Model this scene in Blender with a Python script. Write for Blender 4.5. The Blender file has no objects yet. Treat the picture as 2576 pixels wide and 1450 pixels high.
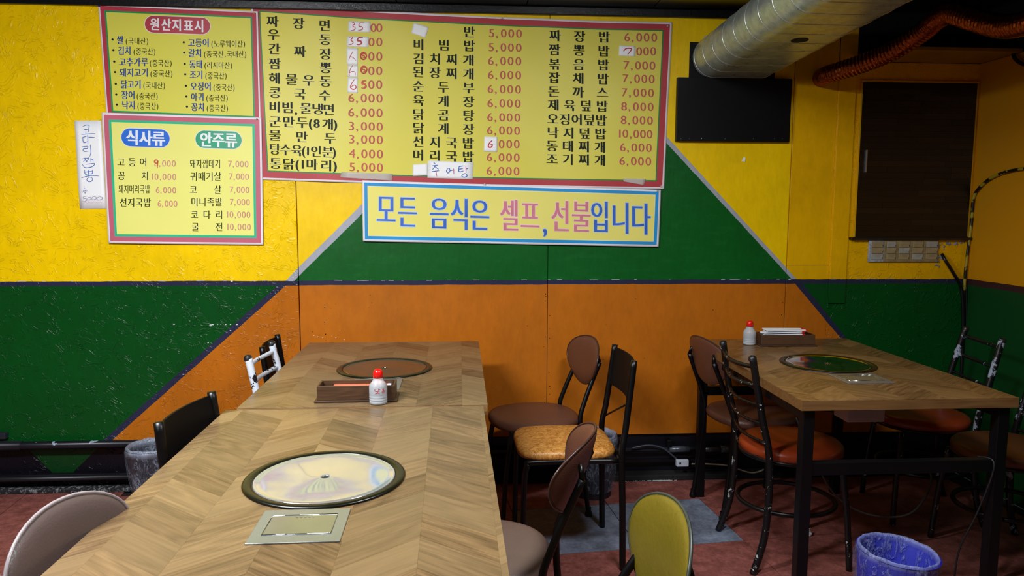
import bpy, bmesh, math, random
from mathutils import Vector, Matrix, noise as mnoise
PI = math.pi
random.seed(7)
scn = bpy.context.scene
COL = scn.collection

# ------------------------------------------------------------------ camera, world, lights, exposure
F_PX, PITCH, ROLL, YAW, CAM_H = 1863.2, .1086, .0035, .066, 1.3659
fwd = Vector((math.sin(YAW)*math.cos(PITCH), math.cos(YAW)*math.cos(PITCH), -math.sin(PITCH)))
r0 = Vector((math.cos(YAW), -math.sin(YAW), 0)); u0 = r0.cross(fwd)
CR = r0*math.cos(ROLL) + u0*math.sin(ROLL); CU = -r0*math.sin(ROLL) + u0*math.cos(ROLL)
cam = bpy.data.cameras.new('camera'); camo = bpy.data.objects.new('camera', cam); COL.objects.link(camo)
cam.sensor_width = 36; cam.lens = F_PX/2576*36; cam.clip_start = .05
M = Matrix((( CR.x, CU.x, -fwd.x, 0), (CR.y, CU.y, -fwd.y, 0), (CR.z, CU.z, -fwd.z, CAM_H), (0, 0, 0, 1)))
camo.matrix_world = M
scn.camera = camo

w = bpy.data.worlds.new('world'); scn.world = w; w.use_nodes = True
w.node_tree.nodes['Background'].inputs[0].default_value = (.5, .6, .8, 1)
w.node_tree.nodes['Background'].inputs[1].default_value = .02
scn.view_settings.view_transform = 'Standard'; scn.view_settings.look = 'None'
scn.view_settings.exposure = 0.06; scn.view_settings.gamma = 1
scn.view_settings.use_curve_mapping = False

def area(name, loc, target, sx, sy, power, col):
    l = bpy.data.lights.new(name, 'AREA'); l.shape = 'RECTANGLE'; l.size = sx; l.size_y = sy
    l.energy = power; l.color = col
    o = bpy.data.objects.new(name, l); COL.objects.link(o); o.location = loc
    o.rotation_euler = (Vector(target)-Vector(loc)).to_track_quat('-Z', 'Y').to_euler()
    o['kind'] = 'helper'
    return o
area('ceiling_lamp_light', (-1.15, 1.4, 2.2), (-1.3, 1.95, .3), .9, .12, 74, (.965, .985, 1.0))
area('second_lamp_light', (.72, 1.5, 2.2), (.5, 1.85, .3), .5, .12, 29, (.95, .97, 1.0))
area('rear_lamp_light', (-1.3, -.3, 2.2), (-1.0, 2.2, .9), .9, .15, 10, (.86, .93, 1.0))

# ------------------------------------------------------------------ pixel helpers (points on real planes)
WY = 3.5955
def ray(px, py): return fwd + CR*((px-1288)/F_PX) - CU*((py-725)/F_PX)
def atz(px, py, z):
    d = ray(px, py); return Vector((0, 0, CAM_H)) + d*((z-CAM_H)/d.z)
def aty(px, py, y=WY):
    d = ray(px, py); return Vector((0, 0, CAM_H)) + d*(y/d.y)
def atx(px, py, x):
    d = ray(px, py); return Vector((0, 0, CAM_H)) + d*(x/d.x)

# ------------------------------------------------------------------ materials
def lin(c):
    if isinstance(c, str): c = [int(c[i:i+2], 16)/255 for i in (0, 2, 4)]
    return tuple((v/12.92 if v <= .04045 else ((v+.055)/1.055)**2.4) for v in c) + (1,)
class NT:
    def __init__(s, name):
        s.m = bpy.data.materials.new(name); s.m.use_nodes = True
        s.t = s.m.node_tree; s.b = s.t.nodes['Principled BSDF']
    def n(s, typ, **kw):
        nd = s.t.nodes.new(typ)
        for k, v in kw.items():
            if isinstance(k, str) and k.startswith('i_'):
                key = k[2:]; key = int(key) if key.isdigit() else key.replace('_', ' ')
                if hasattr(v, 'links') or isinstance(v, bpy.types.NodeSocket): s.t.links.new(v, nd.inputs[key])
                else: nd.inputs[key].default_value = v
            else: setattr(nd, k, v)
        return nd
    def link(s, a, b): s.t.links.new(a, b)
    def math(s, op, a, b=0.0, c=None):
        nd = s.t.nodes.new('ShaderNodeMath'); nd.operation = op
        for i, v in enumerate((a, b) if c is None else (a, b, c)):
            if isinstance(v, bpy.types.NodeSocket): s.t.links.new(v, nd.inputs[i])
            else: nd.inputs[i].default_value = v
        return nd.outputs[0]
    def mix(s, f, a, b):
        nd = s.t.nodes.new('ShaderNodeMix'); nd.data_type = 'RGBA'
        for i, v in ((0, f), (6, a), (7, b)):
            if isinstance(v, bpy.types.NodeSocket): s.t.links.new(v, nd.inputs[i])
            else: nd.inputs[i].default_value = v
        return nd.outputs[2]
    def noise(s, vec, scale, detail=3, rough=.5, dist=0):
        nd = s.n('ShaderNodeTexNoise'); nd.inputs['Scale'].default_value = scale
        nd.inputs['Detail'].default_value = detail; nd.inputs['Roughness'].default_value = rough
        nd.inputs['Distortion'].default_value = dist
        if vec is not None: s.link(vec, nd.inputs['Vector'])
        return nd.outputs['Fac']
    def ramp(s, f, lo, hi, a=0.0, b=1.0):
        nd = s.n('ShaderNodeMapRange'); nd.inputs['From Min'].default_value = lo; nd.inputs['From Max'].default_value = hi
        nd.inputs['To Min'].default_value = a; nd.inputs['To Max'].default_value = b
        s.link(f, nd.inputs['Value']); return nd.outputs[0]
    def scale(s, vec, v):
        nd = s.n('ShaderNodeMapping'); nd.inputs['Scale'].default_value = v; s.link(vec, nd.inputs['Vector']); return nd.outputs[0]
    def bump(s, h, strength=.3, dist=.01):
        nd = s.n('ShaderNodeBump'); nd.inputs['Strength'].default_value = strength; nd.inputs['Distance'].default_value = dist
        s.link(h, nd.inputs['Height']); s.link(nd.outputs[0], s.b.inputs['Normal'])
    def obj(s): return s.n('ShaderNodeTexCoord').outputs['Object']
    def pos(s): return s.n('ShaderNodeNewGeometry').outputs['Position']
    def base(s, c):
        if isinstance(c, bpy.types.NodeSocket): s.link(c, s.b.inputs['Base Color'])
        else: s.b.inputs['Base Color'].default_value = c
MATS = {}
def mat(name, c, rough=.5, metal=0, var=.12, vs=6, bump=0, bs=60, spec=None, coat=0):
    """plain material with a little procedural colour variation and fine relief"""
    if name in MATS: return MATS[name]
    t = NT(name); c = lin(c)
    o = t.obj()
    f = t.noise(o, vs, 4, .6)
    dk = tuple(v*(1-var) for v in c[:3]) + (1,); lt = tuple(min(1, v*(1+var)) for v in c[:3]) + (1,)
    t.base(t.mix(t.ramp(f, .3, .7), dk, lt))
    t.b.inputs['Roughness'].default_value = rough; t.b.inputs['Metallic'].default_value = metal
    if spec is not None: t.b.inputs['Specular IOR Level'].default_value = spec
    if coat: t.b.inputs['Coat Weight'].default_value = coat
    if bump: t.bump(t.noise(o, bs, 3, .6), bump, .004)
    MATS[name] = t.m; return t.m

YEL, GRN, ORG, NAV, LIL = lin('fbd000'), lin('044a18'), lin('bd6a14'), lin('2b2d47'), lin('a9acb8')
# ------------------------------------------------------------------ mesh builder
class MB:
    def __init__(s): s.v = []; s.f = []; s.mi = []; s.uv = None
    def add(s, vs, fs, mi=0):
        o = len(s.v); s.v += [tuple(v) for v in vs]; s.f += [tuple(i+o for i in f) for f in fs]; s.mi += [mi]*len(fs); return s
    def box(s, a, b, mi=0, bev=0):
        x0, y0, z0 = a; x1, y1, z1 = b
        if bev <= 0:
            return s.add([(x0,y0,z0),(x1,y0,z0),(x1,y1,z0),(x0,y1,z0),(x0,y0,z1),(x1,y0,z1),(x1,y1,z1),(x0,y1,z1)],
                     [(3,2,1,0),(4,5,6,7),(0,1,5,4),(1,2,6,5),(2,3,7,6),(3,0,4,7)], mi)
        bm = bmesh.new(); bmesh.ops.create_cube(bm, size=1)
        for v in bm.verts: v.co = Vector(((x0+x1)/2+v.co.x*(x1-x0), (y0+y1)/2+v.co.y*(y1-y0), (z0+z1)/2+v.co.z*(z1-z0)))
        bmesh.ops.bevel(bm, geom=bm.edges[:], offset=bev, segments=2, affect='EDGES', profile=.5)
        s.from_bm(bm, mi); return s
    def from_bm(s, bm, mi=0):
        bm.verts.index_update(); s.add([v.co[:] for v in bm.verts], [[v.index for v in f.verts] for f in bm.faces], mi); bm.free()
    def tube(s, pts, r, n=10, mi=0, cap=True, closed=False, sq=False):
        pts = [Vector(p) for p in pts]; N = len(pts)
        rr = r if isinstance(r, (list, tuple)) else [r]*N
        tan = []
        for i in range(N):
            a = pts[(i-1) % N] if (closed or i > 0) else pts[0]; b = pts[(i+1) % N] if (closed or i < N-1) else pts[-1]
            tan.append((b-a).normalized())
        up = Vector((0, 0, 1)) if abs(tan[0].z) < .9 else Vector((0, 1, 0))
        nr = (up - tan[0]*up.dot(tan[0])).normalized(); vs = []
        for i in range(N):
            nr = (nr - tan[i]*nr.dot(tan[i])).normalized(); bi = tan[i].cross(nr)
            for k in range(n):
                a = 2*PI*k/n + (PI/4 if sq else 0); vs.append(pts[i] + (nr*math.cos(a) + bi*math.sin(a))*rr[i])
        fs = []
        for i in range(N if closed else N-1):
            j = (i+1) % N
            for k in range(n): fs.append((i*n+k, i*n+(k+1) % n, j*n+(k+1) % n, j*n+k))
        if cap and not closed: fs += [tuple(reversed(range(n))), tuple(range((N-1)*n, N*n))]
        return s.add(vs, fs, mi)
    def lathe(s, prof, n=32, mi=0, c=(0, 0, 0), fn=None):
        vs = []; fs = []
        for i, (r, z) in enumerate(prof):
            for k in range(n):
                a = 2*PI*k/n; p = Vector((c[0]+r*math.cos(a), c[1]+r*math.sin(a), c[2]+z))
                if fn: p = fn(p, i, a)
                vs.append(p)
        for i in range(len(prof)-1):
            for k in range(n): fs.append((i*n+k, i*n+(k+1) % n, (i+1)*n+(k+1) % n, (i+1)*n+k))
        if prof[0][0] > 1e-5 and False: fs.append(tuple(reversed(range(n))))
        return s.add(vs, fs, mi)
    def prism(s, poly, z0, z1, mi=0):
        n = len(poly); vs = [(x, y, z0) for x, y in poly] + [(x, y, z1) for x, y in poly]
        return s.add(vs, [tuple(reversed(range(n))), tuple(range(n, 2*n))] + [(i, (i+1) % n, n+(i+1) % n, n+i) for i in range(n)], mi)
    def mesh(s, name, mats, smooth=False):
        m = bpy.data.meshes.new(name); m.from_pydata(s.v, [], s.f)
        for x in (mats if isinstance(mats, (list, tuple)) else [mats]): m.materials.append(x)
        m.polygons.foreach_set('material_index', s.mi)
        m.polygons.foreach_set('use_smooth', [bool(smooth)]*len(s.f))
        if smooth == 'auto':
            m.update(); m.set_sharp_from_angle(angle=math.radians(38))
        m.update(); return m
    def build(s, name, mats, parent=None, smooth=False, loc=None):
        o = bpy.data.objects.new(name, s.mesh(name, mats, smooth)); COL.objects.link(o)
        if parent is not None: o.parent = parent
        if loc is not None: o.location = loc
        return o
def spline(pts, n=8, closed=False):
    P = [Vector(p) for p in pts]; out = []
    N = len(P); rng = N if closed else N-1
    for i in range(rng):
        if closed: p0, p1, p2, p3 = P[(i-1) % N], P[i], P[(i+1) % N], P[(i+2) % N]
        else: p0, p1, p2, p3 = P[max(i-1, 0)], P[i], P[i+1], P[min(i+2, N-1)]
        for k in range(n):
            t = k/n; out.append(.5*((2*p1)+(p2-p0)*t+(2*p0-5*p1+4*p2-p3)*t*t+(3*p1-p0-3*p2+p3)*t*t*t))
    if not closed: out.append(P[-1])
    return out
def empty(name, loc=(0, 0, 0), rz=0, label=None, cat=None, group=None):
    o = bpy.data.objects.new(name, None); COL.objects.link(o); o.location = loc; o.rotation_euler = (0, 0, rz)
    o.empty_display_size = .05
    return tag(o, label, cat, group)
def tag(o, label=None, cat=None, group=None, kind=None):
    if label: o['label'] = label
    if cat: o['category'] = cat
    if group: o['group'] = group
    if kind: o['kind'] = kind
    return o

# ------------------------------------------------------------------ wall paint material
def wall_material(name, relief, plaster_scale=1.05):
    t = NT(name); P = t.pos(); sep = t.n('ShaderNodeSeparateXYZ', i_0=P); X, Z = sep.outputs[0], sep.outputs[2]
    wob = t.math('MULTIPLY', t.math('SUBTRACT', t.noise(P, 9, 3, .6), .5), .009)
    def half(p, q, side=1):
        """1 on the upper side (side=1) / lower side (-1) of the line through two wall points given as photo points"""
        a, b = aty(*p), aty(*q); sl = (b.z-a.z)/(b.x-a.x); c = a.z - sl*a.x
        v = t.math('SUBTRACT', t.math('SUBTRACT', Z, t.math('MULTIPLY_ADD', X, sl, c)), wob)
        return t.math('GREATER_THAN', v, 0) if side > 0 else t.math('LESS_THAN', v, 0)
    AND = lambda *a: a[0] if len(a) == 1 else t.math('MULTIPLY', a[0], AND(*a[1:]))
    nav_t, nav_b = aty(1300, 705).z, aty(1300, 716.5).z
    zz = t.math('SUBTRACT', Z, t.math('MULTIPLY', wob, .8))
    above = t.math('GREATER_THAN', zz, nav_t)
    below = t.math('LESS_THAN', zz, nav_b)
    v1 = t.noise(P, 3.2, 5, .6); v2 = t.noise(t.scale(P, (1.5, 1, .6)), 22, 4, .65)
    var = t.ramp(t.math('ADD', t.math('MULTIPLY', v1, .6), t.math('MULTIPLY', v2, .4)), .35, .65, .86, 1.1)
    c = t.mix(below, t.mix(t.math('GREATER_THAN', X, aty(1984, 500).x), YEL, lin('ecb400')), GRN)
    cap = t.math('LESS_THAN', Z, aty(1400, 100).z)
    gl = AND(cap, above, half((722, 703), (912, 512), -1), half((1677, 343), (2000, 698), -1))
    gi = AND(cap, above, half((742, 705), (912, 537), -1), half((1677, 360), (1980, 690), -1))
    c = t.mix(gl, c, LIL)
    # brushed green, thin in places
    br = t.ramp(t.noise(t.scale(P, (3, 1, 9)), 3, 5, .7), .52, .75, 0, .22)
    c = t.mix(gi, c, t.mix(br, lin('055a1c'), lin('247a3c')))
    ol = AND(below, half((698, 719), (317, 1057), -1), half((2015, 709), (2128, 850), -1))
    oi = AND(below, half((722, 716), (336, 1060), -1), half((2000, 714), (2115, 852), -1))
    c = t.mix(ol, c, NAV)
    grime = t.ramp(t.noise(t.scale(P, (1, 1, .45)), 4.5, 6, .65), .5, .78, 0, .45)
    c = t.mix(oi, c, t.mix(grime, ORG, lin('9a5a1c')))
    band = t.math('SUBTRACT', 1, t.math('ADD', above, below))
    c = t.mix(band, c, NAV)
    # white speckle along the top of the navy band
    sp = AND(t.math('GREATER_THAN', zz, nav_t-.001), t.math('LESS_THAN', zz, nav_t+.0016), t.math('GREATER_THAN', t.noise(P, 22, 3), .57))
    c = t.mix(sp, c, lin('b9bcc6'))
    # lower left: dark skirting paint with a green V
    low = t.math('LESS_THAN', zz, aty(300, 1119).z)
    vv = AND(half((60, 1120), (157, 1215), 1), half((255, 1120), (157, 1215), 1))
    c = t.mix(low, c, t.mix(vv, lin('0d0d16'), lin('0a3a18')))
    c2 = t.n('ShaderNodeMix', data_type='RGBA', blend_type='MULTIPLY'); c2.inputs[0].default_value = 1
    t.link(c, c2.inputs[6]); cv = t.n('ShaderNodeCombineColor'); [t.link(var, cv.inputs[i]) for i in range(3)]
    t.link(cv.outputs[0], c2.inputs[7]); t.base(c2.outputs[2])
    # small dark flecks
    t.b.inputs['Roughness'].default_value = .38; t.b.inputs['Specular IOR Level'].default_value = .28
    if relief:
        wp = t.n('ShaderNodeVectorMath', operation='ADD'); nz = t.n('ShaderNodeTexNoise'); nz.inputs['Scale'].default_value = 7*plaster_scale
        t.link(P, nz.inputs['Vector']); sc = t.n('ShaderNodeVectorMath', operation='SCALE'); t.link(nz.outputs['Color'], sc.inputs[0]); sc.inputs['Scale'].default_value = .28/plaster_scale
        t.link(P, wp.inputs[0]); t.link(sc.outputs[0], wp.inputs[1])
        Q = t.scale(wp.outputs[0], (1, 0, 1.8))
        n1 = t.noise(Q, 13*plaster_scale, 1.5, .5)
        rid = t.math('SUBTRACT', 1, t.math('MULTIPLY', t.math('ABSOLUTE', t.math('SUBTRACT', n1, .5)), 30))
        rid = t.math('MAXIMUM', rid, 0)
        n2 = t.noise(Q, 24*plaster_scale, 1.5, .5)
        rid2 = t.math('MAXIMUM', t.math('SUBTRACT', 1, t.math('MULTIPLY', t.math('ABSOLUTE', t.math('SUBTRACT', n2, .47)), 26)), 0)
        mask = t.ramp(t.noise(P, 16*plaster_scale, 2), .46, .58)
        mask2 = t.ramp(t.noise(t.scale(P, (1, 1, 1.3)), 21*plaster_scale, 2), .5, .6)
        h = t.math('ADD', t.math('MULTIPLY', rid, mask), t.math('MULTIPLY', rid2, mask2))
        h = t.math('ADD', h, t.math('MULTIPLY', t.noise(P, 40, 3), .25))
        t.bump(h, .8, .0017)
        t.b.inputs['Roughness'].default_value = .32
    else:
        t.bump(t.math('ADD', t.noise(t.scale(P, (1, 1, .3)), 60, 3), t.math('MULTIPLY', t.noise(P, 7, 2), 3)), .25, .003)
    return t.m
M_wall_rough = wall_material('plaster_paint', True)
M_wall_flat = wall_material('panel_paint', False)
M_black = mat('black_paint', '060608', .5, var=.3, bump=.1, spec=.25)
M_void = mat('dark_void', '040404', .9)
M_darkbase = mat('dark_skirting_paint', '0b0b13', .4, var=.4, bump=.2, bs=30)

# ------------------------------------------------------------------ room shell
wall = empty('wall_back', (0, 0, 0)); tag(wall, 'yellow, green and orange painted back wall', None, None, 'structure')
MB().box((-3.3, WY+.02, 0), (2.62, WY+.12, 2.9)).build('backing', M_darkbase, wall)
def panel(name, x0, z0, x1, z1, m, y0=WY, d=.02, parent=wall, bev=.0015):
    return MB().box((x0, y0, z0), (x1, y0+d, z1), 0, bev).build(name, m, parent)
xs = [aty(751, 700).x, aty(1378, 700).x, aty(1982, 600).x, aty(2095, 500).x, aty(2137, 500).x]
zorg = aty(1500, 1095).z
panel('plaster_panel', -3.3, .0, xs[0]-.002, 2.3, M_wall_rough)
panel('panel', xs[0]+.002, zorg, xs[1]-.0012, 2.3, M_wall_flat)
panel('panel', xs[1]+.0012, zorg, xs[2]-.0015, 2.3, M_wall_flat)
zs = aty(2040, 668).z
panel('panel', xs[2]+.0015, zs+.0008, xs[3]-.001, 2.3, M_wall_flat)
panel('panel', xs[2]+.0015, zorg, xs[3]-.001, zs-.0008, M_wall_flat)
# plaster zone on the right first reaches behind the vertical strip
panel('plaster_panel', xs[3]-.0005, 0, 2.56, 2.078, M_wall_rough)
zst = aty(2115, 763).z
panel('cover_strip', xs[3]+.001, zst, xs[4], 2.3, M_wall_flat, WY-.009, .009)
# nails and fly specks around the panel joints
mb = MB(); rng = random.Random(3)
for k in range(46):
    jx = rng.choice([xs[1]-.013, xs[1]+.013, xs[2]-.014, xs[0]+.12]) + rng.uniform(-.004, .004)
    jz = rng.uniform(.25, .95)
    s = rng.uniform(.0012, .0026)
    mb.box((jx-s, WY-.0012, jz-s*.7), (jx+s, WY+.0005, jz+s))
for k in range(40):
    jx = rng.uniform(xs[0]+.05, xs[2]-.05); jz = rng.uniform(.25, .96); s = rng.uniform(.0008, .0018)
    mb.box((jx-s, WY-.001, jz-s), (jx+s, WY+.0005, jz+s))
tag(mb.build('nail_heads', M_black, wall), None, None, None, 'stuff')

# painted chips (white) on wall
mb = MB(); rng = random.Random(5)
for px, py, s in [(596, 817, .004), (580, 817, .003), (568, 817, .003), (556, 817, .002), (548, 817, .002), (535, 817, .0045), (530, 818, .005), (438, 816, .004), (580, 832, .003), (524, 863, .003),
                  (583, 708, .005), (1986, 703, .005), (790, 845, .002), (800, 848, .0025), (812, 850, .002), (835, 846, .0015), (845, 850, .002), (866, 855, .002), (462, 942, .004), (855, 832, .0015)]:
    p = aty(px, py); mb.box((p.x-s, WY-.0022, p.z-s*.5), (p.x+s, WY+.0005, p.z+s*.5))
tag(mb.build('paint_flecks', mat('white_flecks', 'd8dce2', .5), wall), None, None, None, 'stuff')

# trim beam on top of the wall, ceiling
MB().box((-3.3, WY-.022, 2.266), (xs[3]-.02, WY-.001, 2.304), 0, .004).build('trim_1', mat('beam_black', '07070b', .35, var=.2, bump=.2), None)['kind'] = 'structure'
t = NT('ceiling_board'); P = t.pos()
t.base(t.mix(t.ramp(t.noise(t.scale(P, (1, 5, 1)), 3, 4), .35, .7), lin('0a0a08'), lin('15140f'))); t.b.inputs['Roughness'].default_value = .22
M_ceil = t.m
ceil = empty('ceiling'); tag(ceil, 'dark glossy ceiling boards', None, None, 'structure')
for k in range(9):
    x0 = -3.3 + k*.6; x1 = min(x0+.597, 1.9)
    if x0 < 1.85: MB().box((x0, -2.5, 2.305), (x1, WY-.001, 2.33), 0, .002).build('ceiling_board', M_ceil, ceil)
MB().box((1.9, -2.5, 2.9), (2.62, WY+.02, 2.93)).build('dark_ceiling', M_void, ceil)
MB().box((1.88, 3.32, 2.31), (1.9, WY, 2.9)).build('void_cheek', M_void, ceil)
# black void above the alcove and its soffit
MB().box((1.9, WY-.004, 2.079), (2.6, WY+.018, 2.9)).build('void_back', M_void, wall)
M_yplain = mat('yellow_wall_paint', 'e0a806', .33, var=.1, bump=.15, bs=25)
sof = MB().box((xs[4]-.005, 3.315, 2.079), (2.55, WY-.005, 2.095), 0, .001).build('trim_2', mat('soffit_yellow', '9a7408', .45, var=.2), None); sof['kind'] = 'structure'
# right wall
XR = 2.556
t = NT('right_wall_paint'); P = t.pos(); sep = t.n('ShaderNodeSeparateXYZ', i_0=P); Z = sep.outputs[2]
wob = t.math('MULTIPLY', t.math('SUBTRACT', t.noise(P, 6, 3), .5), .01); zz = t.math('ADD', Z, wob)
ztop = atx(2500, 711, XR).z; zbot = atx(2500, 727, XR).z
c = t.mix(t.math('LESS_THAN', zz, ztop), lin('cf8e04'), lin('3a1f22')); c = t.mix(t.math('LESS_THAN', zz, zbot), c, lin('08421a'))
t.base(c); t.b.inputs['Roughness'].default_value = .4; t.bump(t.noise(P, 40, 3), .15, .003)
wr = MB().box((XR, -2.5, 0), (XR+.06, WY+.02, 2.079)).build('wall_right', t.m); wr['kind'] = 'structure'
MB().box((XR+.002, -2.5, 2.079), (XR+.06, WY+.02, 2.9)).build('upper_void', M_void, wr)
o = MB().box((-3.36, -2.5, 0), (-3.3, WY+.12, 2.3)).build('wall_left', mat('left_wall_paint', '6a5512', .5)); o['kind'] = 'structure'
o = MB().box((-3.36, -2.56, 0), (2.62, -2.5, 2.9)).build('wall_rear', mat('rear_wall_paint', '5a5448', .6)); o['kind'] = 'structure'
# ledge + curb at the foot of the wall
MB().box((-3.3, WY-.03, .055), (-1.25, WY-.001, .085), 0, .004).build('trim_3', M_darkbase)['kind'] = 'structure'
t = NT('curb_concrete'); P = t.pos()
t.base(t.mix(t.ramp(t.noise(P, 60, 5, .7), .5, .62), lin('17171a'), lin('80848a'))); t.b.inputs['Roughness'].default_value = .8; t.bump(t.noise(P, 80), .5, .004)
MB().box((-3.3, WY-.055, 0), (-1.2, WY-.001, .022), 0, .005).build('baseboard_back', t.m)['kind'] = 'structure'
MB().box((-1.2, WY-.055, 0), (2.5, WY+.018, .03), 0, .005).build('baseboard_right', mat('curb_dark', '121214', .8, var=.4, bump=.4), None)['kind'] = 'structure'

# ------------------------------------------------------------------ floor tiles
TA = .0976; TO = Vector((.2135, 3.2194)); TS = .45
tu = Vector((math.cos(TA), math.sin(TA))); tv = Vector((math.sin(TA), -math.cos(TA)))
def tile_mat(name, a, b, c, dark):
    t = NT(name); P = t.pos(); oi = t.n('ShaderNodeObjectInfo').outputs['Random']
    f = t.ramp(t.noise(P, 16, 7, .72), .36, .66); g = t.ramp(t.noise(P, 70, 4, .7), .42, .68)
    cc = t.mix(f, lin(a), lin(b)); cc = t.mix(t.math('MULTIPLY', g, .5), cc, lin(c))
    st = t.ramp(t.noise(P, 9, 6, .75), .6, .74, 0, .8); cc = t.mix(st, cc, lin(dark))
    hs = t.n('ShaderNodeHueSaturation'); t.link(cc, hs.inputs['Color']); t.link(t.ramp(oi, 0, 1, .85, 1.12), hs.inputs['Value'])
    # scuffed white paint near the left edge of the photo
    sep = t.n('ShaderNodeSeparateXYZ', i_0=P)
    near = t.math('MULTIPLY', t.math('LESS_THAN', sep.outputs[0], -1.03), t.math('MULTIPLY', t.math('LESS_THAN', sep.outputs[1], 2.75), t.math('GREATER_THAN', t.noise(t.scale(P, (1, 1.6, 1)), 45, 6, .75), .56)))
    near = t.math('MULTIPLY', near, t.math('GREATER_THAN', t.noise(P, 3.5, 2), .46))
    t.base(t.mix(near, hs.outputs[0], lin('c4ccd4')))
    t.b.inputs['Roughness'].default_value = .5; t.bump(t.noise(P, 90, 4), .25, .003)
    return t.m
M_tile = tile_mat('terracotta_tile', '74403a', 'a4625a', '60302c', '2e1816')
M_tileg = tile_mat('grey_tile', '626c80', '8e9aae', '525a6c', '343a46')
floor = MB().box((-3.3, -2.5, -.06), (2.56, WY+.02, -.006)).build('floor', mat('grout', '140d0c', .9)); floor['kind'] = 'structure'
g = .0016
tm = {}
for nm, mm in (('r', M_tile), ('g', M_tileg)):
    tm[nm] = MB().prism([(g, -TS+g), (TS-g, -TS+g), (TS-g, -g), (g, -g)], -.006, 0).mesh('tile', mm)
for i in range(-9, 8):
    for j in range(-2, 8):
        c = TO + tu*(TS*i) + tv*(TS*j); cc = c + tu*TS/2 + tv*TS/2
        if cc.x < -3.0 or cc.x > 2.4 or cc.y > WY+.1: continue
        gr = i in (0, 1) and j == 0
        o = bpy.data.objects.new('tile', tm['g' if gr else 'r']); COL.objects.link(o); o.parent = floor
        o.location = (c.x, c.y, 0); o.rotation_euler = (0, 0, TA)

# ------------------------------------------------------------------ wood materials
def wood_mat(name, dark, mid, light, rough=.28, use_uv=True, contrast=1, sc=1.0):
    t = NT(name); tc = t.n('ShaderNodeTexCoord'); V = tc.outputs['UV'] if use_uv else tc.outputs['Object']
    oi = t.n('ShaderNodeObjectInfo').outputs['Random']
    off = t.n('ShaderNodeVectorMath', operation='ADD'); cmb = t.n('ShaderNodeCombineXYZ'); t.link(t.math('MULTIPLY', oi, 37), cmb.inputs[0]); t.link(t.math('MULTIPLY', oi, 91), cmb.inputs[1])
    V = t.scale(V, (sc, sc, sc)) if use_uv else t.scale(V, (sc, sc, sc)); t.link(V, off.inputs[0]); t.link(cmb.outputs[0], off.inputs[1]); V = off.outputs[0]
    q = t.noise(t.scale(V, (2.0, 9, 9 if not use_uv else 2)), 1, 2, .5)
    rings = t.math('FRACT', t.math('MULTIPLY', q, 9)); rings = t.math('ABSOLUTE', t.math('SUBTRACT', rings, .5))
    fine = t.noise(t.scale(V, (5, 150, 5 if use_uv else 150)), 1, 3, .6); pore = t.noise(t.scale(V, (12, 500, 12 if use_uv else 500)), 1, 2, .5)
    f = t.math('ADD', t.math('MULTIPLY', rings, .42), t.math('MULTIPLY', fine, .78)); f = t.math('ADD', f, t.math('MULTIPLY', pore, .12))
    c = t.mix(t.ramp(f, .36, .82), lin(dark), lin(mid)); c = t.mix(t.ramp(oi, 0, 1, 0, .7), c, lin(light))
    hs = t.n('ShaderNodeHueSaturation'); t.link(c, hs.inputs['Color']); t.link(t.ramp(t.math('FRACT', t.math('MULTIPLY', oi, 17.3)), 0, 1, .74, 1.08), hs.inputs['Value'])
    t.base(hs.outputs[0]); t.b.inputs['Roughness'].default_value = rough
    t.link(t.ramp(fine, .3, .7, rough-.04, rough+.08), t.b.inputs['Roughness'])
    t.bump(fine, .06, .002)
    return t.m
M_plank = wood_mat('chevron_laminate', '4e3a26', '836746', '8a7250')
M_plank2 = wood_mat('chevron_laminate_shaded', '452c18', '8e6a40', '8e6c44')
M_edge = wood_mat('edge_band', '5a3a20', '8a6238', '8e6a40', .35, False)
M_walnut = wood_mat('walnut_box', '24150c', '553722', '523a26', .4, False, 1, 1.6)
M_steel_frame = mat('black_steel', '07070a', .42, .0, bump=.05, spec=.28)

def clip(poly, ax, lim, keep_less):
    out = []
    for i in range(len(poly)):
        a, b = poly[i], poly[(i+1) % len(poly)]
        ia = (a[ax] <= lim) if keep_less else (a[ax] >= lim); ib = (b[ax] <= lim) if keep_less else (b[ax] >= lim)
        if ia: out.append(a)
        if ia != ib:
            t = (lim-a[ax])/(b[ax]-a[ax]); out.append((a[0]+t*(b[0]-a[0]), a[1]+t*(b[1]-a[1])))
    return out

M_ring = mat('black_enamel_ring', '101109', .26, 0, spec=.4)
def disc_mat(nm='brushed_disc', c='c6c6c2', r0=.05, r1=.13):
    t = NT(nm); o = t.obj()
    t.base(lin(c)); t.b.inputs['Metallic'].default_value = 1
    f = t.noise(o, 25, 5, .7); t.link(t.ramp(f, .3, .7, r0, r1), t.b.inputs['Roughness'])
    t.bump(t.noise(t.scale(o, (1, 1, 1)), 4, 2), .25, .012)
    return t.m
M_disc = disc_mat(); M_disc_hazed = disc_mat('hazed_brushed_disc', 'c2c6c6', .04, .09); M_disc_hazed.node_tree.nodes['Principled BSDF'].inputs['Metallic'].default_value = .72; M_disc_dull = disc_mat('dull_brushed_disc', '8c8a86', .16, .28)  # near lid: white haze of its reflection put in as a diffuse part
M_steel = mat('stainless_plate', 'b0b6b6', .26, .8, var=.06)
M_chrome = mat('chrome_edge', 'd8dade', .1, 1, var=.03)

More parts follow.
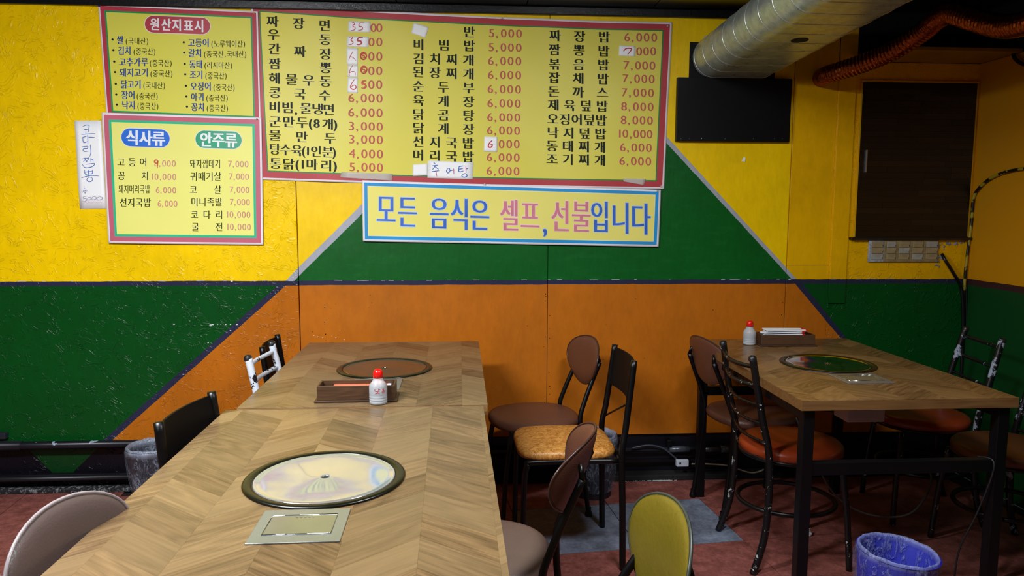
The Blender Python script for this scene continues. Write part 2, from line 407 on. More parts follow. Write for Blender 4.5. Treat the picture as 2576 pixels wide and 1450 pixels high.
def make_table(name, x, y, ang, W, L, col_off, label, plank_m, ring_xy, first_sign=1, legs=True):
    """x, y: back left corner; local +x right, local -y towards the camera"""
    T = empty(name, (x, y, 0), ang, label, 'table')
    H = .75; th = .034
    top = MB().box((0, -L, H-th), (W, 0, H-.0015), 0, .0012).build('tabletop', M_edge, T)
    # chevron pieces
    step, pitch, sl = .1435, .115, .82
    b = [W-col_off-step*k for k in range(8)]; b = [W] + b
    sign = first_sign
    rg = .00008
    for k in range(len(b)-1):
        x1, x0 = b[k], max(b[k+1], 0)
        if x1 <= .004: break
        sgn = sign; sign = -sign
        xl = b[k+1] if k else b[k+1]
        full0 = b[1]-0 if k == 0 else b[k+1]
        # reference edge on column grid so that neighbours meet
        gx1 = (W-col_off) + step if k == 0 else b[k]; gx0 = gx1-step
        n0 = -int(L/pitch)-4
        for j in range(n0, 4):
            yb = j*pitch
            ya0 = yb if sgn > 0 else yb+sl*step; ya1 = yb+sl*step if sgn > 0 else yb
            poly = [(gx0, ya0), (gx1, ya1), (gx1, ya1+pitch), (gx0, ya0+pitch)]
            poly = clip(poly, 0, x1, True); 
            if poly: poly = clip(poly, 0, x0, False)
            if poly: poly = clip(poly, 1, 0, True)
            if poly: poly = clip(poly, 1, -L, False)
            if len(poly) < 3: continue
            ar = abs(sum(poly[i][0]*poly[(i+1) % len(poly)][1]-poly[(i+1) % len(poly)][0]*poly[i][1] for i in range(len(poly))))/2
            if ar < 1e-4: continue
            cx = sum(p[0] for p in poly)/len(poly); cy = sum(p[1] for p in poly)/len(poly)
            q = []
            for p in poly:
                dx, dy = p[0]-cx, p[1]-cy; d = math.hypot(dx, dy); f = max(0, 1-rg*1.6/d); q.append((dx*f, dy*f))
            m = MB(); m.prism(q, 0, .0016); me = m.mesh('plank', plank_m)
            uvl = me.uv_layers.new(name='uv'); a = math.atan(sl*sgn)
            ca, sa = math.cos(a), math.sin(a)
            for lp in me.loops:
                v = me.vertices[lp.vertex_index].co; uvl.data[lp.index].uv = (v.x*ca+v.y*sa, -v.x*sa+v.y*ca)
            o = bpy.data.objects.new('plank', me); COL.objects.link(o); o.parent = top; o.location = (cx, cy, H-.0016)
    # griddle with ring and lid, control plate
    rx, ry = ring_xy
    R = .1804
    prof = [(R, .0), (R+.0005, .002), (R-.002, .0048), (R-.007, .0062), (R-.014, .0055), (R-.02, .0045), (R-.022, .002), (R-.0225, 0.0)]
    ring = MB().lathe(prof, 72).build('griddle_ring', M_ring, T, True, (rx, ry, H))
    ri = R-.0228
    prof = [(ri, .001), (ri-.0005, .0035), (ri-.003, .0042), (ri-.006, .0032)] + [(ri*(1-k/8)+.012*(k/8), .0032-.0012*math.sin(PI*k/8)) for k in range(1, 8)] + [(.0135, .0034), (.011, .0036), (.009, .002), (.0088, .0008)]
    lid = MB().lathe(prof, 72).build('griddle_lid', M_disc_dull if y > 3.37 and x < 0 else (M_disc_hazed if y < 3 else M_disc), T, True, (rx, ry, H))
    prof = [(.0089, .0009), (.0001, .0006)]
    MB().lathe(prof, 24).build('vent_hole', M_void, lid, True)
    pw, pd = .172, .152; x0, y1 = rx-pw/2-.004, ry-R-.001
    pl = MB().box((-pw/2, -pd, 0), (pw/2, 0, .0028), 0, .0012).build('control_plate', M_steel, T, False, (rx-.004, y1, H))
    fr = MB(); hx, ya, yb = .064, -.03, -.118
    fr.tube([(-hx, ya, .0032), (hx, ya, .0032), (hx, yb, .0032), (-hx, yb, .0032)], .0013, 6, closed=True)
    fr.build('plate_frame', M_chrome, pl, True)
    MB().box((-hx+.0015, yb+.0015, .0026), (hx-.0015, ya-.0015, .0031)).build('plate_cover', mat('plate_cover_steel', 'b4b6ac', .2, .85), pl)
    # engraved script flourish
    sg = []
    for i in range(60):
        u = i/59; sg.append((-.02+.04*u, -.041+.0022*math.sin(u*31)+(.002 if i < 8 else 0), .00325))
    MB().tube(sg, .0003, 4).build('engraved_script', M_chrome, pl)
    # legs and frame
    lw = .019
    for (lx, ly) in ((.035, -.035), (W-.035, -.035), (.035, -L+.035), (W-.035, -L+.035)):
        MB().box((lx-lw, ly-lw, 0), (lx+lw, ly+lw, H-th), 0, .002).build('leg', M_steel_frame, T)
    for (a, b_) in (((.054, -.05), (W-.054, -.02)), ((.054, -L+.02), (W-.054, -L+.05))):
        MB().box((a[0], a[1], .492), (b_[0], b_[1], .535), 0, .002).build('lower_rail', M_steel_frame, T)
    for lx in (.02, W-.05):
        MB().box((lx, -L+.054, H-th-.04), (lx+.03, -.054, H-th), 0, .002).build('apron_rail', M_steel_frame, T)
    # burner body below the griddle
    MB().lathe([(.0, -.17), (.10, -.17), (.15, -.12), (.155, -.036), (.0, -.036)], 32).build('burner_body', mat('burner_dark', '131313', .6, .3), T, 'auto', (rx, ry, H))
    MB().box((rx-.07, ry-.30, H-.15), (rx+.07, ry-.2, H-.036), 0, .004).build('control_box', mat('control_box_grey', 'c8c4c0', .5), T)
    return T

TA_ = make_table('griddle_table', -.6996, 3.3776, .0046, .7694, 1.1137, .08, 'far middle wooden chevron-top griddle table under the menu banner', M_plank, (.396, -.567), -1)
TB_ = make_table('griddle_table', -.7219, 2.2444, .0141, .7823, 1.1137, .0125, 'nearest wooden chevron-top griddle table in the foreground, big shiny steel lid', M_plank, (.398, -.593), 1)
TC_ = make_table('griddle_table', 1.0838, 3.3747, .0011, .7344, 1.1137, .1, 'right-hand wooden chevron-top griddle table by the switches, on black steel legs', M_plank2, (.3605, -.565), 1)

# gas hose and cord under the right table
M_hose = mat('gas_hose', '3c3c38', .5)
pts = spline([(1.30, 2.75, .55), (1.36, 2.72, .40), (1.45, 2.7, .25), (1.60, 2.72, .16), (1.78, 2.74, .15), (1.9, 2.8, .24), (1.95, 2.9, .3)], 8)
tag(MB().tube(pts, .004, 8).build('gas_hose', M_hose, None, True), 'thin grey gas hose sagging under the right-hand table', 'hose')
pts = spline([(1.74, 2.33, .53), (1.76, 2.275, .52), (1.735, 2.3, .35), (1.70, 2.33, .2), (1.695, 2.34, .06), (1.70, 2.36, .012), (1.73, 2.38, .01)], 8)
tag(MB().tube(pts, .003, 8).build('cord', mat('dark_cord', '121216', .5), None, True), 'dark cord knotted round the lower rail of the right-hand table', 'cord')

# ------------------------------------------------------------------ chairs
M_blk = mat('chair_black_tube', '060607', .36, var=.3, spec=.35)
def vinyl(name, c, rough=.36, bs=260):
    return mat(name, c, rough, 0, .1, 5, .28, bs)
M_brown = vinyl('brown_vinyl', '5c392c'); M_brown2 = vinyl('brown_vinyl_back', '4a2c22', .4)
M_brown_n = vinyl('taupe_vinyl', '7d6860', .34, 180)
M_yel = vinyl('mustard_vinyl', '70621c', .28, 60); M_yelpipe = mat('dark_piping', '3a4038', .4)
M_pipe = mat('brown_piping', '3c241d', .35)
def chip_mat(name, a, b, lo, hi, sc=26):
    t = NT(name); o = t.pos(); f = t.ramp(t.noise(o, sc, 5, .7), lo, hi)
    t.base(t.mix(f, lin(a), lin(b))); t.b.inputs['Roughness'].default_value = .35; t.bump(f, .3, .002); return t.m
M_chipw = chip_mat('chipped_white', '141016', 'c3cad6', .44, .46, 17)
M_chipb = chip_mat('chipped_black', '0a0a0c', 'a9aca8', .62, .64, 30)
M_chipc = chip_mat('chipped_black_white', '0b0b10', '9aa4b8', .57, .59, 12)

def pad_point(a, b, t, rr):
    """egg outline, wide top / narrow bottom: returns (y, z)"""
    yy = a*math.cos(t)*(1+.2*math.sin(t)); zz = b*math.sin(t)
    return yy*rr, zz*rr
def make_pad(par, fm, bm_, pm, a=.172, b=.106, z=.70, x=-.255, lean=.16, cup=1.0):
    """seat back pad; local +x is the front"""
    n = 48; rings = [0, .3, .55, .75, .88, .96, 1.0]
    def P(t, r, side):
        y, zz = pad_point(a, b, t, r)
        th = (.022 if side > 0 else -.012)*(1-r**3)**.6 if r < 1 else 0
        xx = x + cup*y*y - lean*zz + th
        return (xx, y, z+zz)
    for side, nm, mm in ((1, 'backrest', fm), (-1, 'backrest_shell', bm_)):
        vs = [P(0, 0, side)]; fs = []
        for i, r in enumerate(rings[1:]):
            for k in range(n): vs.append(P(2*PI*k/n, r, side))
        for k in range(n):
            f = (0, 1+k, 1+(k+1) % n); fs.append(f if side > 0 else f[::-1])
        for i in range(len(rings)-2):
            for k in range(n):
                f = (1+i*n+k, 1+(i+1)*n+k, 1+(i+1)*n+(k+1) % n, 1+i*n+(k+1) % n); fs.append(f if side > 0 else f[::-1])
        o = MB().add(vs, fs).build(nm, mm, par, True)
        if side > 0: front = o
    for off, rad in ((.001, .0038),):
        pts = [Vector(P(2*PI*k/n, 1, 1)) + Vector((off, 0, 0)) for k in range(n)]
        MB().tube(pts, rad, 6, closed=True).build('piping', pm, front, True)
def seat_round(par, m, cx=0, a=.195, b=.19, z=.465, th=.045, rim=None, nm='seat', sq=2.4):
    n = 48; prof = [(.0, 0), (.55, .0), (.85, -.003), (.95, -.009), (.99, -.018), (1.0, -.028), (.985, -th+.004), (.95, -th), (.0, -th)]
    vs = []; fs = []
    for r, dz in prof:
        for k in range(n):
            t = 2*PI*k/n; c, s = math.cos(t), math.sin(t)
            e = 2/sq; X = abs(c)**e*(1 if c > 0 else -1); Y = abs(s)**e*(1 if s > 0 else -1)
            vs.append((cx+a*X*r, b*Y*r, z+dz))
    for i in range(len(prof)-1):
        for k in range(n): fs.append((i*n+k, i*n+(k+1) % n, (i+1)*n+(k+1) % n, (i+1)*n+k)[::-1])
    o = MB().add(vs, fs).build(nm, m, par, True)
    bmx = bmesh.new(); bmx.from_mesh(o.data); bmesh.ops.remove_doubles(bmx, verts=bmx.verts, dist=1e-5); bmesh.ops.recalc_face_normals(bmx, faces=bmx.faces); bmx.to_mesh(o.data); bmx.free()
    if rim: MB().tube([(cx+a*.97*math.cos(2*PI*k/40), b*.97*math.sin(2*PI*k/40), z-th-.004) for k in range(40)], .009, 8, closed=True).build('seat_rim', rim, par, True)
    return o
def oval_chair(x, y, ang, label, fm=M_brown, bm_=M_brown2, pm=M_pipe, sm=None, zt=0.0, lean=.16, group='padded oval-back chairs', pb=.106, cup=1.0, pa=.172, scx=.0):
    C = empty('dining_chair', (x, y, 0), ang, label, 'chair', group)
    make_pad(C, fm, bm_, pm, z=.69+zt, lean=lean, b=pb, cup=cup, a=pa)
    seat_round(C, sm or fm, scx, .2, .195, .457)
    for s in (-1, 1):
        leg = spline([(-.215, s*.138, .012), (-.19, s*.135, .2), (-.172, s*.13, .42), (-.195, s*.122, .52), (-.268, s*.112, .70+zt)], 6)
        MB().tube(leg, .0105, 10).build('leg', M_blk, C, True)
        MB().tube([(-.268, s*.112, .70+zt), (-.262, s*.10, .735+zt)], [.008, .006], 8).build('bracket', M_blk, C, True)
        leg = spline([(.19, s*.16, .012), (.17, s*.15, .25), (.14, s*.135, .43)], 5)
        MB().tube(leg, .0105, 10).build('leg', M_blk, C, True)
    for (lx, ly) in ((-.215, .138), (-.215, -.138), (.19, .16), (.19, -.16)):
        MB().lathe([(.0, 0), (.014, 0), (.0165, .008), (.015, .018), (.011, .026), (.011, .04)], 16, c=(lx, ly, 0)).build('foot', M_blk, C, True)
    fr = MB(); fr.tube([(.14*math.cos(2*PI*k/24)*1.05, .135*math.sin(2*PI*k/24), .414) for k in range(24)], .009, 8, closed=True)
    fr.build('seat_frame', M_blk, C, True)
    return C
def panel_chair(x, y, ang, label, zt=.82, seat=M_brown, brace=True, bw=.155, fw=.185, lean=.03, seatsq=4.5, group='black panel-back chairs', crinkle=False):
    C = empty('dining_chair', (x, y, 0), ang, label, 'chair', group)
    xp = -.2
    def post(s): return spline([(xp+.005, s*fw, 0), (xp+.01, s*fw, .25), (xp+.015, s*fw*.98, .45), (xp+.01-.01, s*(fw*.5+bw*.5), .55), (xp-lean, s*bw, zt)], 7)
    for s in (-1, 1):
        MB().tube(post(s), .0125, 12).build('post', M_blk, C, True)
    n = 12; vs = []; fs = []
    for i in range(n+1):
        s = -1+2*i/n
        for z, dx in ((zt-.165, .4), (zt-.012, 0)):
            for d in (-.003, .003):
                xx = xp-lean*(1-(zt-z)/.27) - .022*(1-s*s) + d; vs.append((xx, s*bw, z + (.004 if z > zt-.05 else 0)))
    for i in range(n):
        a = i*4; b = a+4
        fs += [(a, b, b+2, a+2), (a+1, a+3, b+3, b+1), (a+2, b+2, b+3, a+3), (a, a+1, b+1, b)]
    MB().add(vs, fs).build('backrest', mat('black_sheet', '060505', .6, var=.3, spec=.2), C, 'auto')
    if brace: MB().tube([(xp+.01, -fw*.95, .49), (xp-.005, bw*.93, zt-.17)], .004, 6).build('brace', M_blk, C, True)
    so = seat_round(C, seat, .01, .19, .178, .468, .042, None, 'seat', seatsq)
    for s in (-1, 1):
        MB().tube(spline([(.185, s*.17, 0), (.18, s*.168, .3), (.17, s*.165, .40), (.13, s*.165, .42), (-.18, s*.172, .42)], 6), .011, 10).build('leg', M_blk, C, True)
    MB().tube([(-.185, -.17, .42), (-.185, .17, .42)], .009, 8).build('seat_rail', M_blk, C, True)
    return C
def ladder_chair(x, y, ang, label, m, zt=.82, rungs=5, seat=None, bw=.15, fw=.19, lean=.03, ring=True, group='chipped ladder-back chairs', postms=None, dz=.075):
    C = empty('dining_chair', (x, y, 0), ang, label, 'chair', group)
    xp = -.19
    def post(s): return spline([(xp, s*fw, 0), (xp+.045, s*(fw-.01), .16), (xp+.055, s*(fw-.02), .42), (xp+.02, s*(bw+.01), .6), (xp-lean, s*bw, zt)], 8)
    for i, s in enumerate((-1, 1)):
        pp = post(s); o = MB().tube(pp, .0135, 12).build('post', postms[i] if postms else m, C, True)
        MB().lathe([(.0, .008), (.009, .007), (.0145, .0), (.0148, -.012)], 14, c=tuple(pp[-1])).build('post_cap', mat('post_cap_black', '141419', .4), o, True)
    pl, pr = post(-1), post(1)
    def at(P, z):
        for a, b in zip(P, P[1:]):
            if a.z <= z <= b.z: return a.lerp(b, (z-a.z)/(b.z-a.z))
        return P[-1]
    z = zt-.035
    for k in range(rungs):
        a, b = at(pl, z), at(pr, z)
        pts = spline([a, a.lerp(b, .25)+Vector((-.018, 0, -.006)), a.lerp(b, .5)+Vector((-.026, 0, -.008)), a.lerp(b, .75)+Vector((-.018, 0, -.006)), b], 5)
        MB().tube(pts, .0085 if k < 2 else .006, 8).build('rung', m, C, True)
        z -= dz
    seat_round(C, seat, .02, .195, .19, .465, .048, M_blk, 'seat', 2.1)
    for s in (-1, 1):
        MB().tube(spline([(.185, s*.185, 0), (.175, s*.17, .2), (.155, s*.15, .40)], 5), .0115, 10).build('leg', M_chipb, C, True)
    if ring: MB().tube([(.01+.185*math.cos(2*PI*k/40), .175*math.sin(2*PI*k/40), .215) for k in range(40)], .0095, 8, closed=True).build('foot_ring', M_blk, C, True)
    return C
def rd(d): return math.radians(d)
# marble-like orange vinyl
t = NT('orange_marbled_vinyl'); o_ = t.obj(); f = t.noise(o_, 55, 6, .7, 1.2)
t.base(t.mix(t.ramp(f, .38, .62), lin('9c6022'), lin('d69a4e'))); t.b.inputs['Roughness'].default_value = .3
t.bump(t.noise(t.scale(o_, (1, 1, .5)), 55, 4, .6, 1), .5, .006); M_marble = t.m
M_red = mat('red_brown_vinyl', '8c3414', .3, 0, .25, 4, .1, 90)
M_dkorg = mat('dark_orange_vinyl', '5c320e', .45, 0, .2)

oval_chair(-.487, 1.31, rd(-10), 'taupe oval-back chair at the bottom left corner, pulled up to the nearest table', mat('grey_brown_vinyl', '5f504d', .33, 0, .1, 5, .12, 200), M_brown_n, mat('taupe_piping', '948a8c', .3), None, .01, .1, pb=.125, pa=.162)
panel_chair(-.53, 2.02, rd(-5.5), 'black panel-back chair left of the nearest table, in front of the left bin', .82, M_brown, False)
ladder_chair(-.545, 2.80, rd(-2), 'white chair with heavily chipped paint, left of the far middle table', M_chipw, .83, 3, M_brown, .143, .17, .03, False, dz=.062)
panel_chair(-.59, 3.17, rd(2), 'black panel-back chair behind the chipped white chair, close to the wall', .80, M_brown, False, .145, .17)
oval_chair(.312, 3.225, rd(193), 'brown oval-back chair right of the far middle table, nearest the wall', zt=-.012, lean=.2)
panel_chair(.40, 2.83, rd(181), 'black panel-back chair with an orange marbled vinyl seat', .80, M_marble, True, .162, .19, .03)
oval_chair(.06, 1.92, rd(165), 'brown oval-back chair seen from the side, right of the nearest table', M_brown, M_brown, M_pipe, M_brown_n, .0, .34, cup=2.0, scx=-.0)
for ch_ in bpy.data.objects['dining_chair.006'].children:
    if ch_.name.startswith('seat') and 'frame' not in ch_.name: ch_.location.x = .03
oval_chair(.175, 1.46, rd(184), 'mustard yellow oval-back chair at the bottom of the photo', M_yel, M_yel, M_yelpipe, None, -.07, .2, pb=.125)
oval_chair(1.32, 3.23, rd(10), 'dark brown oval-back chair left of the right-hand table, nearest the wall', M_brown2, M_brown, M_pipe, M_brown, .0, .2)
ladder_chair(1.27, 2.77, rd(0), 'black ladder-back chair with chipped paint and a round red-brown seat', M_chipb, .82, 6, M_red, .155, .19, .02, True, dz=.072)
ladder_chair(2.07, 3.12, rd(170), 'blue-white and black chipped ladder-back chair by the right wall', M_chipc, .82, 5, M_red, .155, .19, .03, True, dz=.085)
ladder_chair(2.13, 2.66, rd(180), 'dark chair with an orange-brown seat behind the front right table leg, at the photo edge', M_chipc, .80, 5, M_dkorg, .155, .19, .03, True)

# ------------------------------------------------------------------ bins with plastic liners
def liner_mat(name, tint, lo=.12, hi=.75):
    t = NT(name); o = t.obj()
    n = t.noise(t.scale(o, (1, 1, .35)), 26, 5, .6, 1.2); rid = t.math('SUBTRACT', 1, t.math('MULTIPLY', t.math('ABSOLUTE', t.math('SUBTRACT', n, .5)), 14)); rid = t.math('MULTIPLY', t.math('MAXIMUM', rid, 0), t.ramp(t.noise(o, 14, 3), .36, .54)); sz_ = t.n('ShaderNodeSeparateXYZ', i_0=o).outputs[2]; rid = t.math('MAXIMUM', rid, t.ramp(sz_, .262, .285, 0, .8))
    t.base(lin(tint)); t.b.inputs['Roughness'].default_value = .22
    t.link(t.ramp(rid, .0, 1, lo, hi), t.b.inputs['Alpha']); t.bump(t.math('ADD', n, rid), .9, .012)
    return t.m
M_liner = liner_mat('clear_liner', 'b4bed6', .05, .6); M_liner2 = liner_mat('clear_liner_blue', 'a4aee6', .08, .62)
def bin_thing(x, y, r1, r0, h, bm_, lm, label, net=False, tilt=0):
    B = empty('waste_bin', (x, y, 0), 0, label, 'bin', 'waste bins with plastic liners')
    B.rotation_euler = (tilt*.4, tilt, 0)
    prof = [(.001, .004), (r0-.004, .004), (r0, .0), (r0, .004), (r1, h), (r1+.003, h+.003), (r1-.002, h+.001), (r1-.006, h-.01), (r0-.005, .012), (.001, .012)]
    MB().lathe(prof, 40).build('bucket', bm_, B, 'auto')
    sd = int(x*1000) % 97
    def fn(p, i, a):
        k = mnoise.noise(Vector((math.cos(a)*2.6+sd, math.sin(a)*2.6, p.z*9))); d = .006+.011*abs(k)
        c = math.cos(a), math.sin(a); return Vector((p.x+c[0]*d*(1 if i < 9 else -.4), p.y+c[1]*d*(1 if i < 9 else -.4), p.z+.005*mnoise.noise(Vector((a*3, i, sd)))))
    out = [(r0+(r1-r0)*u, h*u) for u in (.12, .2, .3, .4, .5, .6, .7, .82, .94)]
    prof = out + [(r1+.002, h+.008), (r1-.002, h+.011), (r1-.010, h+.002), (r1-.014, h-.05), (r1-.024, h-.12), (r0-.01, .03), (.002, .018)]
    MB().lathe(prof, 64, fn=fn).build('liner', lm, B, True)
    return B
p = atz(384, 1118, .30); bin_thing(p.x, p.y, .11, .075, .29, mat('dark_bin', '1a1a22', .5), M_liner, 'dark bin with a crinkled clear liner by the wall, left of the tables')
bin_thing(.615, 3.40, .112, .09, .29, mat('dark_bin', '1a1a22', .5), M_liner, 'bin in a clear liner behind the orange-seated chair')
p = atz(2250, 1383, .28); bin_thing(p.x-.008, p.y, .12, .092, .275, mat('blue_plastic', '1a1fae', .35, var=.1), M_liner2, 'bright blue bin with a clear liner at the bottom right', tilt=.06)

# ------------------------------------------------------------------ things on the tables
t = NT('cloudy_plastic'); t.base(lin('dfe4ea')); t.b.inputs['Roughness'].default_value = .35; t.b.inputs['Transmission Weight'].default_value = .55; t.b.inputs['IOR'].default_value = 1.3
M_cloud = t.m
t = NT('clear_vinegar'); t.base(lin('ccd2dc')); t.b.inputs['Roughness'].default_value = .15; t.b.inputs['Transmission Weight'].default_value = .6; M_liq = t.m
M_redcap = mat('red_cap', 'd81410', .28, var=.05)
def bottle(x, y, label, marks=None, s=1.0):
    B = empty('squeeze_bottle', (x, y, .7505), 0, label, 'bottle', 'red-capped squeeze bottles')
    prof = [(.0, 0), (.024, 0), (.0272, .003), (.0280, .010), (.0268, .0115), (.0276, .013), (.0282, .018), (.0268, .0195), (.0276, .021), (.0282, .026), (.0272, .028), (.0282, .031), (.0282, .055), (.0262, .062), (.018, .073), (.0145, .080), (.0135, .085), (.0142, .086), (.0142, .088)]
    prof = [(r*s, z*s) for r, z in prof]
    MB().lathe(prof, 40).build('bottle_body', M_cloud, B, True)
    MB().lathe([(.0, .002), (.024, .002), (.0262, .006), (.0265, .045), (.0, .045)], 32).build('liquid', M_liq, B, True)
    cap = [(.0143, .083), (.0155, .0835), (.0155, .095), (.0148, .101), (.012, .107), (.007, .1105), (.0001, .1115)]
    MB().lathe(cap, 32).build('cap', M_redcap, B, True)
    if marks:
        mb = MB()
        ang0 = math.atan2(-y, -x)
        for st in marks:
            pts = []
            for (u, v) in st:
                a = ang0 + u/.0286; pts.append((.0287*math.cos(a), .0287*math.sin(a), v))
            mb.tube(spline(pts, 3), .0007, 5)
        mb.build('marker_writing', mat('red_marker', 'c02a3a', .5), B)
    return B
def hw(pts): return [((px-1435)/2590*1.0*.86+.002, .031+(690-py)/2590*1.0*.55+.003) for px, py in pts]
bottle(-.268, 2.300, 'red-capped squeeze bottle with red handwriting, in front of the middle tray',
       [hw([(1398, 600), (1396, 628), (1412, 634), (1428, 628)]), hw([(1432, 592), (1434, 640)]), hw([(1432, 610), (1446, 606)]), hw([(1424, 640), (1412, 664), (1398, 672)]), hw([(1416, 655), (1440, 668)]),
        hw([(1466, 606), (1488, 608), (1474, 624), (1490, 630), (1466, 640)]), hw([(1464, 650), (1496, 652)]), hw([(1470, 664), (1494, 668)]), hw([(1512, 650), (1524, 648)])])
bottle(1.293, 3.235, 'red-capped squeeze bottle on the right-hand table beside the tray', s=1.0)

def tray(x, y, ang, label, full):
    B = empty('chopstick_tray', (x, y, .7502), ang, label, 'tray', 'wooden chopstick trays')
    w_, d_, h_ = .244, .088, .052; t_ = .006
    MB().box((-w_/2-.008, -d_/2-.008, 0), (w_/2+.008, d_/2+.008, .007), 0, .002).build('base', M_walnut, B)
    MB().box((-w_/2, -d_/2, .007), (w_/2, -d_/2+t_, h_), 0, .001).build('side_board', M_walnut, B)
    MB().box((-w_/2, d_/2-t_, .007), (w_/2, d_/2, h_), 0, .001).build('side_board', M_walnut, B)
    for s in (-1, 1):
        a, b = sorted((s*w_/2, s*(w_/2-t_))); MB().box((a, -d_/2+t_+.0003, .007), (b, d_/2-t_-.0003, h_), 0, .001).build('end_board', M_walnut, B)
    return B
tray(-.341, 2.366, .02, 'walnut tray of orange chopstick sleeves on the far middle table', False)
tray(1.452, 3.225, -.02, 'walnut tray heaped with white chopstick sleeves on the right-hand table', True)
M_sl_or = mat('orange_sleeve', 'e8704e', .5, var=.15); M_sl_w = mat('white_sleeve', 'e6eaf2', .5, var=.03); M_sl_r = mat('red_tip', 'c8101c', .5); M_sl_p = mat('pink_sleeve', 'eec3b4', .5)
def sleeve(x, y, z, ang, tilt, m, tip, label, group):
    S = empty('chopstick_sleeve', (x, y, z), ang, label, 'chopsticks', group); S.rotation_euler = (0, tilt, ang)
    MB().box((-.092, -.009, -.002), (.092, .009, .002), 0, .0015).build('sleeve', m, S)
    MB().box((.080, -.0093, -.0023), (.0925, .0093, .0023), 0, .001).build('tip_band', tip, S)
    return S
for k in range(6):
    sleeve(-.333+.004*(k % 2), 2.338+.012*k, .783+.002*(k % 3), .02+.02*(k % 3-1), 0, M_sl_or if k % 3 != 1 else M_sl_p, M_sl_w,
           'chopsticks in an orange or pink paper sleeve lying in the middle tray', 'sleeves in the middle tray')
rg = random.Random(4)
for k in range(9):
    lay = k//3
    sleeve(1.440+rg.uniform(-.014, .014), 3.192+.026*(k % 3), .803+.009*lay+ (.004 if k == 1 else 0), -.02+rg.uniform(-.06, .06), rg.uniform(-.05, .03), M_sl_w, M_sl_r,
           'chopsticks in a white paper sleeve with red print in the heaped tray', 'sleeves in the right tray')

# ------------------------------------------------------------------ duct, hose
t = NT('galvanized_steel'); o_ = t.obj()
t.base(t.mix(t.ramp(t.noise(o_, 30, 4, .7), .35, .65), lin('a8b8bc'), lin('c8d8dc'))); t.b.inputs['Metallic'].default_value = .5
t.link(t.ramp(t.noise(o_, 12, 4), .3, .7, .24, .4), t.b.inputs['Roughness']); t.bump(t.noise(o_, 3, 1), .08, .01)
M_galv = t.m
D = empty('exhaust_duct', (0, 0, 0), 0, 'large galvanized flat-oval duct leaving the wall above the black board', 'duct')
dd = -ray(1149, 606).normalized(); c0 = Vector((1.312, WY-.006, 2.085)); sx = Vector((1, 0, 0)); sx = (sx-dd*sx.dot(dd)).normalized(); sz = dd.cross(sx); sz = sz if sz.z > 0 else -sz
def oval(k, n, hw_=.112, r=.098):
    a = 2*PI*k/n; cx = hw_ if math.cos(a) > 0 else -hw_
    return sx*(cx*(1 if abs(math.cos(a)) > 1e-6 else 0) + r*math.cos(a)) + sz*(r*math.sin(a))
NS = 64
def oval_ring(dist, grow=0.0): return [c0 + dd*dist + oval(k, NS, .112, .098+grow) for k in range(NS)]
vs = []; fs = []; nst = 24; LEN = 2.5
for i in range(nst+1): vs += oval_ring(LEN*i/nst)
for i in range(nst):
    for k in range(NS): fs.append((i*NS+k, i*NS+(k+1) % NS, (i+1)*NS+(k+1) % NS, (i+1)*NS+k))
MB().add(vs, fs).build('duct_body', M_galv, D, 'auto')
for i in range(20):
    dist = .02+.125*i
    MB().tube(oval_ring(dist, -.0004), .0021, 6, closed=True).build('seam', mat('seam_steel', 'c2ccd0', .3, .7), D, True)
hp = c0 + dd*.69 + sx*.06 - sz*.0985; q = aty(2012, 93, hp.y); hp = c0 + dd*.69 + sx*(q.x-c0.x-dd.x*.69) - sz*.0985
o = MB().lathe([(.0001, 0), (.026, 0), (.031, .001), (.033, .003)], 28).build('drain_hole', M_void, D)
for v in o.data.vertices: v.co = hp + sx*v.co.x + dd*v.co.y - sz*(.0012)
# dark opening round the duct
zt_, zb_ = aty(1745, 106).z, aty(1745, 200).z
tag(MB().box((aty(1740, 150).x-.012, WY-.003, zb_-.02), (aty(1950, 150).x, WY+.001, zt_), 0, .0005).build('duct_opening', M_void), 'black cut opening in the yellow wall around the duct', 'opening')
tag(MB().box((aty(1770, 97).x, WY-.012, aty(1770, 106).z), (aty(1793, 97).x, WY-.0032, aty(1770, 92).z), 0, .001).build('mounting_tab', mat('pale_blue_tab', 'a8b6d2', .5)), 'small pale blue tab on the wall above the duct end', 'tab')
# black board
a, b = aty(1701, 197), aty(1981, 359)
Bd = MB().box((a.x, WY-.03, b.z), (b.x-.003, WY-.0035, a.z), 0, .002).build('cover_board', mat('black_board', '050609', .5, var=.25, bump=.06, spec=.22)); tag(Bd, 'black rectangular board screwed to the wall below the duct', 'board')
mb = MB()
for px in (1713, 1734, 1765, 1824, 1895, 1948, 1968):
    q = aty(px, 349, WY-.03); mb.lathe([(.0001, .0012), (.0012, .0009), (.0018, 0)], 8, c=(0, 0, 0), fn=lambda p, i, a, q=q: Vector((q.x+p.x, WY-.0303-p.z, q.z+p.y)))
mb.build('screw_heads', mat('screw_steel', '8a8d94', .3, .8), Bd)['kind'] = 'stuff'
# wall scrap
q = aty(1869, 401); tag(MB().add([(q.x-.008, WY-.002, q.z-.009), (q.x+.008, WY-.004, q.z-.012), (q.x+.012, WY-.003, q.z+.006), (q.x+.003, WY-.002, q.z+.012)], [(0, 1, 2, 3)]).build('paper_scrap', mat('paper_white', 'eef2f8', .6)), 'tiny torn white paper scrap on the yellow wall below the black board', 'scrap')

